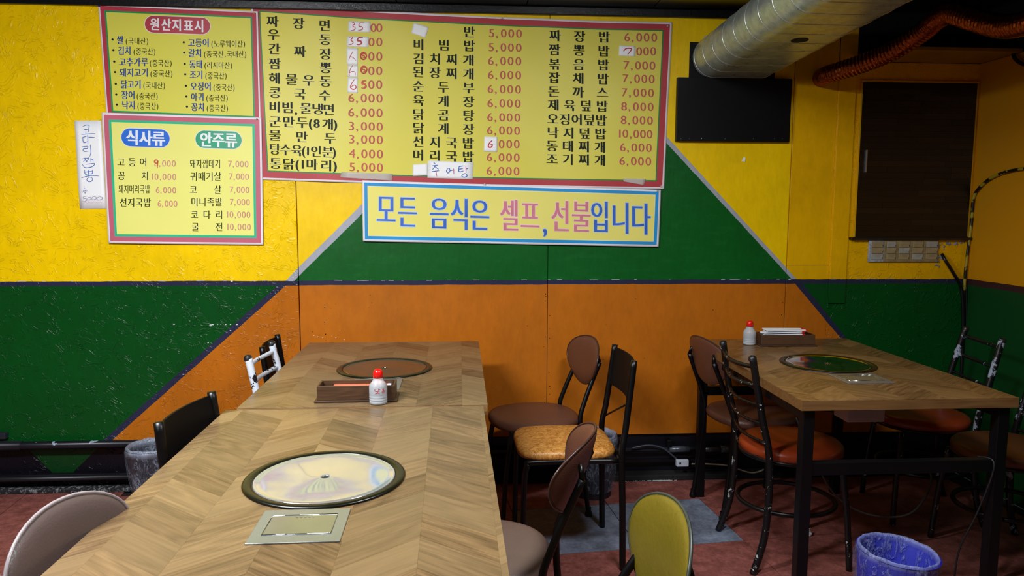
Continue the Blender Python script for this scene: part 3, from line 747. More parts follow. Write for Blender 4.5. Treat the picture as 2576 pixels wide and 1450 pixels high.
# copper flexible hose
t = NT('copper_foil'); o_ = t.obj(); vo = t.n('ShaderNodeTexVoronoi'); vo.inputs['Scale'].default_value = 90; t.link(o_, vo.inputs['Vector'])
t.base(t.mix(t.ramp(vo.outputs['Distance'], 0, .6), lin('b8643e'), lin('8c4226'))); t.b.inputs['Metallic'].default_value = 1; t.b.inputs['Roughness'].default_value = .3
t.bump(t.math('ADD', vo.outputs['Distance'], t.noise(o_, 45, 3)), .45, .003); M_cop = t.m
cp = [((2068, 196), 3.58), ((2078, 190), 3.48), ((2105, 181), 3.40), ((2174, 158), 3.3), ((2248, 127), 3.2), ((2322, 79), 3.08), ((2359, 47), 3.0), ((2396, 34), 2.92), ((2451, 50), 2.8), ((2516, 66), 2.68), ((2576, 60), 2.56), ((2660, 30), 2.4)]
path = spline([aty(u[0], u[1], y) for u, y in cp], 40)
rr = [.0415 + .0018*math.sin(i*2*PI/5.0) for i in range(len(path))]
rr[0] = .044
tag(MB().tube(path, rr, 28).build('flexible_hose', M_cop, None, True), 'copper-coloured corrugated foil hose snaking across the top right', 'hose')

# ------------------------------------------------------------------ cupboard door in the alcove
a, b = aty(2163, 208), aty(2436, 597); a.x = aty(2160, 400).x; b.x = aty(2441, 400).x
Dr = empty('cupboard', (a.x, WY, b.z), 0, 'dark laminated wood cupboard hatch in the yellow alcove', 'cupboard')
w_, h_ = b.x-a.x, a.z-b.z
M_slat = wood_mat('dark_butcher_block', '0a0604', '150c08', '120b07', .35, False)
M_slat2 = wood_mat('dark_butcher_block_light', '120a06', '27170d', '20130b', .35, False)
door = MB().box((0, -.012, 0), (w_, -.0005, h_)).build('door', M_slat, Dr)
rows = 26; rgn = random.Random(11)
mesh_cache = {}
for r in range(rows):
    zz0 = h_*r/rows; zz1 = h_*(r+1)/rows; x0 = 0; 
    while x0 < w_-.02:
        ln = rgn.uniform(.12, .34); x1 = min(x0+ln, w_)
        if w_-x1 < .05: x1 = w_
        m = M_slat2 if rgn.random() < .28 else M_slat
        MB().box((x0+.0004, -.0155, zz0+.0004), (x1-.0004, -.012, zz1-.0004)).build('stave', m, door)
        x0 = x1
hz = (h_*(598-405)/390)
MB().box((.025, -.024, aty(2190, 435).z-b.z), (.032, -.0155, aty(2190, 378).z-b.z), 0, .001).build('handle', mat('handle_steel', 'a4a8b2', .25, .9), door)
for nm, A, B_ in (('frame_rail', (-.012, -.012, h_+.001), (w_+.012, -.0005, h_+.012)), ('frame_rail', (-.03, -.03, -.013), (w_+.02, -.0005, -.001)), ('frame_stile', (-.012, -.010, 0), (-.001, -.0005, h_)), ('frame_stile', (w_+.001, -.010, 0), (w_+.012, -.0005, h_))):
    MB().box(A, B_, 0, .002).build(nm, (mat('ledge_dark', '14110e', .5) if A[2] < 0 else M_yplain), Dr)

# switches
def switch(px0, px1, py0, py1, label, m, k):
    a, b = aty(px0, py0), aty(px1, py1)
    S = empty('light_switch', ((a.x+b.x)/2, WY, (a.z+b.z)/2), 0, label, 'switch', 'row of rocker switches'); W, H = (b.x-a.x)/2, (a.z-b.z)/2
    MB().box((-W, -.014, -H), (W, -.0005, H), 0, .003).build('switch_plate', m, S)
    for j in range(3):
        z0 = -H+.012+j*(2*H-.022)/3; z1 = z0+(2*H-.022)/3-.0015
        r = MB().box((-W+.012, -.0185, z0), (W-.008, -.0135, z1), 0, .0015).build('rocker', mat('rocker_cream_%d' % ((j+k) % 3 == 0), '9c8c68' if (j+k) % 3 else 'a0a096', .4, var=.2, vs=40), S)
        MB().box((W-.0125, -.0195, z0+.005), (W-.0105, -.018, z0+.011)).build('indicator', M_void, r)
M_cream = mat('old_cream_plastic', '8e7d56', .45, var=.3, vs=30); M_dirty = mat('paint_smeared_plastic', '9aa2ac', .5, var=.45, vs=60)
for k, (p0, p1) in enumerate(((2184, 2219), (2222, 2251), (2253, 2285), (2287, 2319), (2321, 2355))):
    switch(p0, p1, 602, 659, ['leftmost wall switch, smeared with pale blue paint', 'second wall switch from the left, with scribbled rockers', 'middle one of the five cream wall switches', 'fourth cream wall switch from the left', 'rightmost cream wall switch, beside the cable hole'][k], M_dirty if k == 0 else M_cream, k)
# crumbled filler round the cable hole
mb = MB(); rgn = random.Random(2)
for k in range(38):
    px, py = rgn.choice([(2368, 625), (2362, 645), (2385, 610), (2410, 606), (2355, 665)]); px += rgn.gauss(0, 7); py += rgn.gauss(0, 6)
    q = aty(px, py); s = rgn.uniform(.003, .009)
    bm = bmesh.new(); bmesh.ops.create_icosphere(bm, subdivisions=1, radius=s)
    for v in bm.verts: v.co = Vector((v.co.x*rgn.uniform(.7, 1.4), v.co.y*.4, v.co.z*rgn.uniform(.7, 1.4))) + Vector((q.x, WY-.002, q.z))
    mb.from_bm(bm)
tag(mb.build('wall_filler', mat('grey_filler', '8a8a94', .7, var=.5, vs=70)), 'crumbling grey filler around the cable hole beside the switches', 'filler', None, 'stuff')
# cables in the corner
M_cab = mat('black_cable', '0a0a0e', .4)
pts = spline([aty(2370, 640, WY-.005), aty(2378, 655, WY-.03), aty(2400, 690, WY-.035), aty(2418, 725, WY-.03), aty(2423, 800, WY-.025), aty(2420, 900, WY-.025), aty(2415, 1000, WY-.025)], 8)
tag(MB().tube(pts, .008, 10).build('cable', M_cab, None, True), 'thick black cable bending down from the hole beside the switches', 'cable')
t = NT('painted_cable'); P = t.pos(); t.base(t.mix(t.ramp(t.noise(P, 22, 4), .52, .56), lin('101010'), lin('a08e1c'))); t.b.inputs['Roughness'].default_value = .4
pts = spline([aty(2424, 760, WY-.02), aty(2428, 690, WY-.02), aty(2436, 620, WY-.02), aty(2444, 560, WY-.02), aty(2449, 500, WY-.03), atx(2462, 475, XR-.012), atx(2490, 450, XR-.012), atx(2530, 433, XR-.012), atx(2576, 424, XR-.012), atx(2640, 415, XR-.012)], 8)
tag(MB().tube(pts, .0075, 10).build('cable', t.m, None, True), 'yellow-smeared black cable arching from the corner over the right wall', 'cable')
pts = spline([aty(2430, 720, WY-.02), aty(2431, 800, WY-.02), aty(2428, 900, WY-.02), aty(2424, 1010, WY-.02)], 6)
tag(MB().tube(pts, .006, 8).build('cable', M_cab, None, True), 'thin black cable running straight down the corner', 'cable')
pts = spline([atx(2560, 118, XR-.02), atx(2550, 135, XR-.02), atx(2556, 150, XR-.02), atx(2576, 162, XR-.02), atx(2620, 170, XR-.02)], 6)
tag(MB().tube(pts, .009, 8).build('cable', M_cab, None, True), 'short black cable loop at the top of the right wall', 'cable')

# ------------------------------------------------------------------ pipes along the foot of the wall
PL = empty('water_pipe', (0, 0, 0), 0, 'black painted pipe with flaked spots along the foot of the left wall', 'pipe')
t = NT('flaked_black_pipe'); P = t.pos(); t.base(t.mix(t.ramp(t.noise(P, 19, 4), .66, .68), lin('10121c'), lin('8f9cb0'))); t.b.inputs['Roughness'].default_value = .35
q0, q1 = aty(0, 1128, WY-.045), aty(330, 1117, WY-.045); zq = q1.z
MB().tube([(-3.2, WY-.045, zq), (-1.2, WY-.045, zq)], .0185, 16).build('pipe_run', t.m, PL, True)
xq = aty(55, 1126, WY-.045).x
MB().tube([(-3.2, WY-.045, zq), (xq, WY-.045, zq)], .0225, 16).build('coupling', t.m, PL, True)
MB().tube([(-3.2, WY-.055, .075), (-1.3, WY-.055, .075)], .012, 10).build('lower_pipe', mat('dark_pipe', '16171f', .4), PL, True)
q = aty(0, 1100, WY-.02); tag(MB().box((q.x-.1, WY-.03, q.z-.01), (q.x+.03, WY-.0005, q.z+.02), 0, .004).build('bracket', mat('bracket_dark', '2c2f3a', .4, .3)), 'small dark bracket on the green wall at the left photo edge', 'bracket')
PR = empty('water_pipe', (0, 0, 0), 0, 'dark grey pipe with metal couplings along the foot of the wall, right half', 'pipe')
zr = aty(1660, 1131, WY-.03).z
MB().tube([(-.6, WY-.03, zr), (1.42, WY-.03, zr)], .011, 12).build('pipe_run', mat('grey_pipe', '30343e', .35, .3), PR, True)
for px0, px1, r in ((1683, 1733, .016), (1768, 1812, .015), (1812, 1834, .019)):
    MB().tube([aty(px0, 1131, WY-.03)*1, aty(px1, 1131, WY-.03)*1], r, 14).build('coupling', mat('worn_metal', '565c66', .35, .5, var=.4, vs=50), PR, True)
for c_ in PR.children[1:]:
    for v in c_.data.vertices: pass
q = aty(1683, 1108, WY-.02); MB().box((q.x-.012, WY-.04, zr), (q.x+.01, WY-.001, q.z+.005), 0, .003).build('pipe_bracket', M_steel_frame, PR)
MB().tube([(-.6, WY-.035, .115), (1.3, WY-.035, .115)], .008, 10).build('lower_pipe', mat('dark_pipe', '16171f', .4), PR, True)
pts = spline([aty(1590, 1128, WY-.06), aty(1630, 1121, WY-.06), aty(1665, 1127, WY-.06), aty(1690, 1145, WY-.06), aty(1712, 1165, WY-.06)], 8)
ad = MB().tube(pts, .0045, 8).build('cord', mat('grey_cord', '3a3f4a', .4), None, True); tag(ad, 'grey cord running over the pipe to the white socket', 'cord')
q = aty(1716, 1165, WY-.07); A_ = MB().box((q.x-.031, q.y-.012, q.z-.017), (q.x+.031, q.y+.012, q.z+.017), 0, .004).build('extension_socket', mat('white_plastic', 'c4ccd8', .4)); tag(A_, 'small white extension socket lying by the pipe', 'socket')
A_.rotation_euler = (0, 0, 0)
MB().box((q.x-.018, q.y-.0128, q.z-.004), (q.x-.009, q.y-.0119, q.z+.006)).build('pin_hole', M_void, A_)
pts = spline([aty(1740, 1168, WY-.07), aty(1780, 1168, WY-.07), aty(1830, 1172, WY-.07), aty(1860, 1182, WY-.08), aty(1890, 1190, WY-.08), aty(1915, 1185, WY-.1), aty(1940, 1170, WY-.1)], 7)
tag(MB().tube(pts, .004, 8).build('cord', mat('beige_cord', '9a9484', .5), None, True), 'thin beige cord along the wall behind the chairs of the right-hand table', 'cord')
# floor bits
mb = MB(); rgn = random.Random(9)
for k in range(70):
    q = atz(rgn.gauss(1640, 34), rgn.gauss(1193, 4.5), .004); s = rgn.uniform(.002, .006); y_ = min(q.y, WY-.06)
    mb.add([(q.x-s, y_-s*.6, .002), (q.x+s, y_-s, .003), (q.x+s*.7, y_+s, .005), (q.x-s*.5, y_+s*.8, .003)], [(0, 1, 2, 3)])
tag(mb.build('paint_crumbs', mat('crumb_white', 'a8b4b4', .7)), 'white paint crumbs on the floor at the foot of the wall', 'crumbs', None, 'stuff')
q = atz(2031, 1347, .0); mb = MB(); bm = bmesh.new(); bmesh.ops.create_icosphere(bm, subdivisions=2, radius=.017)
for v in bm.verts: v.co = v.co*(1+.4*mnoise.noise(v.co*90)); v.co = Vector((v.co.x, v.co.y, max(v.co.z, -.012)+.012))
mb.from_bm(bm); tag(mb.build('crumpled_tissue', mat('tissue', 'c8ccd0', .7), None, False, (q.x, q.y, 0)), 'small crumpled tissue on the floor by the front table leg', 'tissue')

# ------------------------------------------------------------------ banners
def disp(x, z, amp=1.0):
    v = .0016*math.sin(x*5.1+z*3.3) + .0012*math.sin(x*11-z*7) + .0012*mnoise.noise(Vector((x*2.2, z*2.2, 3.1)))*2 + .0009*math.sin((x+z)*17)
    return amp*v
def banner_mats(y, a, b): return [mat('sheet_white', 'f1ecf2', .38, var=.02, spec=.3), mat('sheet_'+a, a, .42, var=.05, spec=.3), mat('sheet_'+b, b, .42, var=.04, spec=.3), mat('sheet_'+y, y, .42, var=.03, vs=2, spec=.3)]
def banner(name, TL, TR, BR, BL, off, bw, mats, label, cat='banner', amp=1.0, sag=(0, 0)):
    """bw: widths in photo pixels of the white, outer and inner bands"""
    W = ((Vector(TR)-Vector(TL)).length + (Vector(BR)-Vector(BL)).length)/2; H = ((Vector(BL)-Vector(TL)).length+(Vector(BR)-Vector(TR)).length)/2
    def cuts(L, n):
        e = [0]; s = 0
        for b in bw: s += b; e.append(s/L)
        mid = [e[-1]+(1-2*e[-1])*i/n for i in range(n+1)]
        return e[:-1]+mid+[1-x for x in reversed(e[:-1])]
    us, vs_ = cuts(W, max(8, int(W/14))), cuts(H, max(8, int(H/14)))
    vs = []; fs = []; mi = []; nu = len(us); nb = len(bw)
    for v in vs_:
        for u in us:
            p = Vector(TL)*(1-u)*(1-v)+Vector(TR)*u*(1-v)+Vector(BR)*u*v+Vector(BL)*(1-u)*v
            p.y += 4*u*(1-u)*(sag[0]*(1-v)+sag[1]*v); q = aty(p.x, p.y); q.y = WY-off-disp(q.x, q.z, amp); vs.append(q)
    m = MB()
    for j in range(len(vs_)-1):
        for i in range(nu-1):
            e = min(i, j, nu-2-i, len(vs_)-2-j); m.f.append((j*nu+i, (j+1)*nu+i, (j+1)*nu+i+1, j*nu+i+1)); m.mi.append(min(e, nb))
    # thin back so that the sheet has thickness
    n0 = len(vs); m.v = [tuple(v) for v in vs] + [(v.x, v.y+.0005, v.z) for v in vs]
    nv = len(vs_)
    rim = [i for i in range(nu)] + [j*nu+nu-1 for j in range(1, nv)] + [(nv-1)*nu+i for i in range(nu-2, -1, -1)] + [j*nu for j in range(nv-2, 0, -1)]
    for a, b in zip(rim, rim[1:]+rim[:1]): m.f.append((a, b, b+n0, a+n0)); m.mi.append(0)
    o = m.build(name, mats, None, True); tag(o, label, cat)
    o['off'] = off; o['amp'] = amp
    return o

# glyphs from Blender's built-in font, with thin horizontals and thick verticals
GC = {}
def glyph(ch, dx=.02, dy=-.008):
    key = (ch, dx, dy)
    if key in GC: return GC[key]
    c = bpy.data.curves.new('glyph', 'FONT'); c.body = ch; c.resolution_u = 4
    o = bpy.data.objects.new('glyph', c); COL.objects.link(o); bpy.context.view_layer.update()
    m = o.to_mesh(); V = [Vector((v.co.x, v.co.y)) for v in m.vertices]; Fc = [tuple(p.vertices) for p in m.polygons]
    o.to_mesh_clear(); bpy.data.objects.remove(o); bpy.data.curves.remove(c)
    ed = {}
    for f in Fc:
        for a, b in zip(f, f[1:]+f[:1]):
            k = (min(a, b), max(a, b)); ed.setdefault(k, []).append((a, b))
    nr = [Vector((0, 0)) for _ in V]
    for k, l in ed.items():
        if len(l) == 1:
            a, b = l[0]; e = (V[b]-V[a]); n = Vector((e.y, -e.x))
            if n.length > 1e-7: n.normalize(); nr[a] += n; nr[b] += n
    # orientation check
    area_ = sum((V[f[1]]-V[f[0]]).cross(V[f[2]]-V[f[0]]) for f in Fc if len(f) >= 3); sg = 1 if area_ > 0 else -1
    for i, n in enumerate(nr):
        if n.length > 1e-6:
            n.x = max(-1, min(1, n.x)); n.y = max(-1, min(1, n.y)); V[i] = V[i] + Vector((n.x*dx*sg, n.y*dy*sg))
    GC[key] = (V, Fc); return GC[key]
HANG = lambda ch: '\uac00' <= ch <= '\ud7a3'
def put(mb, ch, cx, cy, w, h, off, amp, wt=(.02, -.008), rise=0.0):
    """w, h: em size in photo pixels; glyph centred on (cx, cy) of the wall plane"""
    V, Fc = glyph(ch, *wt)
    if not V: return
    if HANG(ch): gx, gy = .46, .375
    else:
        gx = (min(v.x for v in V)+max(v.x for v in V))/2; gy = .345
        if ch in '(),·•': gy = .33
        if ch == ',': gy = .345
    vs = []
    for v in V:
        q = aty(cx+(v.x-gx)*w, cy-(v.y-gy)*h+rise*(v.x-gx)*w); q.y = WY-off-.0009-disp(q.x, q.z, amp); vs.append(q)
    # subdivide not needed: glyphs are small against the ripples
    mb.add(vs, Fc)
def line(par, name, items, m, off=None, wt=(.034, -.006), label=None):
    """items: (char, cx, cy, w, h)"""
    mb = MB(); amp_ = par.get('amp', 1.0)
    off = par['off'] if off is None else off
    for it in items: put(mb, *it, off, amp_, wt, .03)
    o = mb.build(name, m, par); o['kind'] = 'stuff'
    if label: o['label'] = label
    return o
def spread_(s, a, b, w, h):
    n = len(s); return [(c, a[0]+(b[0]-a[0])*(i/(n-1) if n > 1 else 0), a[1]+(b[1]-a[1])*(i/(n-1) if n > 1 else 0), w, h) for i, c in enumerate(s) if c != ' ']
def price(s, x0, x1, y, w, h, dy=1.5):
    pos = {5: (0, .198, .443, .717, 1), 6: (0, .185, .365, .55, .775, 1)}[len(s)]
    return [(c, x0+(x1-x0)*u, y+dy*u, w, h) for c, u in zip(s, pos)]
M_ink = mat('ink_black', '0c1c18', .55, var=.05, spec=.25); M_pred = mat('ink_rose', 'c4605a', .55, var=.08, spec=.25); M_bl = mat('ink_blue', '2444a0', .55, var=.05, spec=.25)
YB = 'e2d852'
b_main = banner('menu_banner', (631, 5), (1690, 57), (1670, 476), (655, 452), .006, (5, 15, 3), banner_mats('e4da58', 'b83f46', '1c8a48'), 'large yellow menu banner with three columns of dishes and prices', amp=1.2, sag=(8, 3))
b_org = banner('origin_sign', (249, 12), (650, 30), (658, 312), (271, 297), .0105, (4, 10.5, 4), banner_mats('e0da54', 'ba3a4a', '149a58'), 'yellow sign with a red title pill listing food origins, top left', 'sign', .6)
b_food = banner('price_sign', (259, 284), (660, 297), (664, 616), (276, 612), .0135, (5, 12, 6), banner_mats('f0ee82', 'c8657a', '30c090'), 'yellow price sign with blue and green title pills, below the origin sign', 'sign', .6)
b_slog = banner('slogan_banner', (912, 454), (1661, 478), (1655, 621), (914, 607), .0125, (5, 8, 2), banner_mats('efe577', '2a96d8', 'f2e9a8'), 'yellow slogan banner with blue border below the menu banner', amp=1.0)

def c3(x, y): return (640+x*.33097, y*.33097)
rows1 = [('짜장면', (140, 165), (537, 197)), ('우 동', (148, 265), (540, 303)), ('간짜장', (155, 375), (542, 413)), ('짬 뽕', (158, 487), (543, 517)), ('해물우동', (158, 598), (543, 620)), ('콩국수', (160, 705), (537, 727))]
for s, a, b in rows1: line(b_main, 'menu_line', spread_(s, c3(*a), c3(*b), 33, 31), M_ink)
def seq(conv, lst, w, h): return [(c, *conv(x, y), w*(.95 if not HANG(c) else 1), h) for c, x, y in lst]
line(b_main, 'menu_line', seq(c3, [('비', 158, 815), ('빔', 255, 820), (',', 318, 835), ('물', 393, 825), ('냉', 483, 830), ('면', 568, 835)], 33, 31), M_ink)
line(b_main, 'menu_line', seq(c3, [('군', 160, 925), ('만', 262, 928), ('두', 365, 932), ('(', 430, 938), ('8', 475, 940), ('개', 560, 945), (')', 617, 948)], 33, 31), M_ink)
line(b_main, 'menu_line', seq(c3, [('물', 160, 1030), ('만', 362, 1042), ('두', 578, 1052)], 33, 31), M_ink)
line(b_main, 'menu_line', seq(c3, [('탕', 158, 1135), ('수', 240, 1140), ('육', 325, 1145), ('(', 378, 1148), ('1', 410, 1150), ('인', 472, 1153), ('분', 560, 1157), (')', 608, 1158)], 31, 31), M_ink)
line(b_main, 'menu_line', seq(c3, [('통', 163, 1243), ('닭', 262, 1248), ('(', 330, 1250), ('1', 370, 1252), ('마', 440, 1252), ('리', 550, 1260), (')', 615, 1262)], 33, 31), M_ink)
DW, DH = 33, 31
NW = (.016, -.008)
for s, x0, x1, y in (('6,000', 738, 952, 745), ('6,000', 738, 952, 855), ('3,000', 740, 953, 960), ('3,000', 742, 954, 1060), ('4,000', 744, 955, 1168), ('5,000', 745, 955, 1270)):
    a = c3(x0, y); b = c3(x1, y); line(b_main, 'price', price(s, a[0], b[0], a[1], DW, DH), M_pred, None, NW)
for y, xs_ in ((212, (905, 950)), (320, (890, 950)), (430, (890, 950)), (540, (890, 950)), (645, (835, 890, 950))):
    line(b_main, 'price', [('5' if x < 850 else '0', *c3(x, y), DW, DH) for x in xs_], M_pred, None, NW)
def c4(x, y): return (1000+x*.42755, 20+y*.42755)
rows2 = [('반', (422, 143), (422, 143)), ('비빔밥', (125, 218), (422, 225)), ('김치찌개', (125, 300), (418, 308)), ('된장찌개', (122, 378), (418, 390)), ('순두부', (123, 462), (418, 472)), ('육계장', (123, 545), (418, 553)),
         ('닭곰탕', (123, 627), (418, 635)), ('닭계장', (123, 707), (418, 715)), ('선지국밥', (123, 787), (415, 797)), ('머리국밥', (123, 867), (415, 877)),
         ('짜장밥', (925, 165), (1215, 172)), ('짬뽕밥', (922, 247), (1212, 255)), ('볶음밥', (922, 332), (1210, 337)), ('잡채밥', (920, 412), (1207, 420)), ('돈까스', (918, 493), (1205, 500)),
         ('제육덮밥', (917, 572), (1202, 580)), ('오징어덮밥', (913, 655), (1197, 662)), ('낙지덮밥', (913, 735), (1192, 742)), ('동태찌개', (908, 812), (1190, 820)), ('조기찌개', (908, 890), (1190, 897))]
for s, a, b in rows2: line(b_main, 'menu_line', spread_(s, c4(*a), c4(*b), 32, 31), M_ink)
pr2 = [('5,000', 553, 714, 152), ('5,000', 551, 712, 235), ('6,000', 549, 710, 315), ('6,000', 548, 709, 397), ('6,000', 546, 708, 480), ('6,000', 545, 706, 563), ('6,000', 544, 704, 645), ('6,000', 543, 703, 722), ('6,000', 541, 701, 880), ('6,000', 540, 700, 960),
       ('6,000', 1350, 1508, 175), ('7,000', 1346, 1498, 340), ('7,000', 1340, 1494, 418), ('7,000', 1334, 1490, 500), ('8,000', 1331, 1488, 582), ('8,000', 1329, 1484, 662), ('10,000', 1307, 1482, 742), ('6,000', 1324, 1478, 822), ('6,000', 1320, 1475, 902)]
for s, x0, x1, y in pr2:
    a = c4(x0, y-2); b = c4(x1, y); line(b_main, 'price', price(s, a[0], b[0], a[1], 31, 30), M_pred, None, NW)
line(b_main, 'price', [('0', *c4(x, 802), 31, 30) for x in (612, 657, 701)], M_pred, None, NW)
line(b_main, 'price', [('0', *c4(x, 257), 31, 30) for x in (1420, 1460, 1502)], M_pred, None, NW)
# slogan
M_sb = mat('slogan_blue', '3668cc', .4, var=.25, vs=9); M_sp = mat('slogan_pink', 'd27a8c', .4, var=.12, vs=9); M_halo = mat('slogan_halo', 'b9d4f2', .4); M_halo2 = mat('slogan_halo_pink', 'f6d2d6', .4)
sw, sh = 54, 87
blue = [('모', 972, 528), ('든', 1026, 533), ('음', 1105, 537), ('식', 1157, 539), ('은', 1207, 541), (',', 1370, 556), ('입', 1508, 546), ('니', 1560, 549), ('다', 1610, 551)]
pink = [('셀', 1281, 542), ('프', 1333, 543), ('선', 1409, 544), ('불', 1461, 545)]
for its, mh, mm in ((blue, M_halo, M_sb), (pink, M_halo2, M_sp)):
    for c, x, y in its:
        lo = line(b_slog, 'slogan_letter', [(c, x, y, sw, sh)], mm, b_slog['off']+.0004, (.026, -.008)); del lo['kind']
        lo = line(lo, 'letter_outline', [(c, x, y, sw, sh)], mh, b_slog['off']-.0004, (.048, .012)); del lo['kind']
# origin sign
def c1(x, y): return (180+x*.22065, y*.22069)
def pill(par, x0, x1, y0, y1, conv, m, slope=.035, edge=True):
    a, b = conv(x0, y0), conv(x1, y1); r = (b[1]-a[1])/2*.93; cy = (a[1]+b[1])/2
    for grow, mm, dz in ((1.6, mat('sheet_white', 'f1ecf2', .38, var=.02), .0003), (0, m, .0008)):
        vs = []; K = 30
        for k in range(K+1):
            u = -math.cos(PI*k/K); ww = (b[0]-a[0])/2+grow; xx = u*ww; ex = max(0, abs(xx)-(ww-(r+grow))); hh = math.sqrt(max(0, (r+grow)**2-ex*ex))
            for t_ in (-1, -.5, 0, .5, 1):
                px = (a[0]+b[0])/2+xx; py = cy+t_*hh+slope*xx; q = aty(px, py); q.y = WY-par['off']-dz-.0006-disp(q.x, q.z, par['amp']); vs.append(q)
        MB().add(vs, [(i*5+j, i*5+j+1, i*5+j+6, i*5+j+5) for i in range(K) for j in range(4)]).build('title_pill', mm, par)
pill(b_org, 848, 1590, 192, 395, c1, mat('pill_red', 'b83a48', .4, var=.04))
M_wt = mat('lettering_white', 'eef0f4', .4, var=.02)
line(b_org, 'title_lettering', seq(c1, [('원', 965, 285), ('산', 1092, 290), ('지', 1215, 295), ('표', 1345, 300), ('시', 1468, 305)], 27.5, 33), M_wt, b_org['off']+.0012, (.035, .01))
def run(conv, s, x0, x1, y, h, narrow=True):
    """evenly fill x0..x1"""
    wts = [1 if HANG(c) else .45 for c in s]; tot = sum(wts); out = []; x = x0
    for c, k in zip(s, wts):
        cw = (x1-x0)*k/tot; px, py = conv(x+cw/2, y); s_ = conv(x+cw/2+1, y)[0]-px
        out.append((c, px, py, cw*s_*1.06 if HANG(c) else h*.8, h)); x += cw
    return out
org = [(478, 457, '쌀', 525, 605, '(국내산)', 622, 890), (487, 578, '김치', 538, 692, '(중국산)', 712, 972), (498, 708, '고추가루', 550, 885, '(중국산)', 897, 1157), (507, 828, '돼지고기', 556, 890, '(중국산)', 905, 1165),
       (515, 962, '닭고기', 568, 808, '(국내산)', 825, 1080), (521, 1083, '장어', 577, 738, '(중국산)', 750, 998), (528, 1197, '낙지', 583, 740, '(중국산)', 758, 1005),
       (1290, 490, '고등어', 1338, 1582, '(노루웨이산)', 1598, 1992), (1295, 607, '갈치', 1340, 1497, '(중국산,국내산)', 1515, 2005), (1300, 735, '동태', 1350, 1505, '(러시아산)', 1520, 1845), (1305, 853, '조기', 1355, 1510, '(중국산)', 1530, 1782),
       (1312, 985, '오징어', 1360, 1605, '(중국산)', 1622, 1873), (1318, 1105, '아귀', 1367, 1522, '(중국산)', 1540, 1795), (1325, 1220, '꽁치', 1370, 1527, '(중국산)', 1545, 1797)]
for bx, by, a, a0, a1, b, b0, b1 in org:
    line(b_org, 'origin_line', run(c1, a, a0, a1, by+4, 23), M_bl, None, (.03, .0), 'blue food name')
    line(b_org, 'origin_note', run(c1, b, b0, b1, by+16, 19) + [('•', *c1(bx, by), 22, 22)], M_ink, None, (.008, -.004))
# price sign
def c2(x, y): return (180+x*.24826, 280+y*.24828)
pill(b_food, 520, 1005, 175, 370, c2, mat('pill_blue', '1f6edc', .4, var=.05), .035)
pill(b_food, 1268, 1733, 198, 385, c2, mat('pill_green', '18a074', .4, var=.05), .03)
line(b_food, 'title_lettering', seq(c2, [('식', 632, 270), ('사', 765, 275), ('류', 895, 280)], 36, 40), M_wt, b_food['off']+.0012, (.04, .012))
line(b_food, 'title_lettering', seq(c2, [('안', 1375, 290), ('주', 1500, 293), ('류', 1627, 297)], 34, 39), M_wt, b_food['off']+.0012, (.04, .012))
M_rose2 = mat('ink_rose_pale', 'd08c82', .4, var=.08)
for s, x0, x1, y in (('고등어', 515, 740, 517), ('꽁 치', 517, 757, 655), ('코 살', 1245, 1490, 795), ('코다리', 1258, 1505, 1048), ('굴 전', 1265, 1505, 1172)):
    line(b_food, 'menu_line', spread_(s, c2(x0, y), c2(x1, y), 21, 24), M_ink, None, (.012, -.008))
for s, x0, x1, y in (('돼지머리국밥', 488, 808, 790), ('선지국밥', 498, 818, 925), ('돼지껍데기', 1207, 1523, 535), ('귀때기살', 1210, 1530, 662), ('미니족발', 1218, 1540, 920)):
    line(b_food, 'menu_line', run(c2, s, x0, x1, y, 24), M_ink, None, (.010, -.008))
for s, x0, x1, y in (('8,000', 870, 1047, 530), ('10,000', 832, 1052, 665), ('6,000', 885, 1052, 800), ('6,000', 903, 1065, 937), ('7,000', 1617, 1782, 537), ('7,000', 1625, 1787, 663), ('7,000', 1630, 1790, 797), ('7,000', 1632, 1795, 922), ('10,000', 1590, 1800, 1047), ('10,000', 1593, 1805, 1172)):
    a = c2(x0, y-2); b = c2(x1, y); line(b_food, 'price', price(s, a[0], b[0], a[1], 21, 23, .8), M_rose2, None, (.010, -.006))

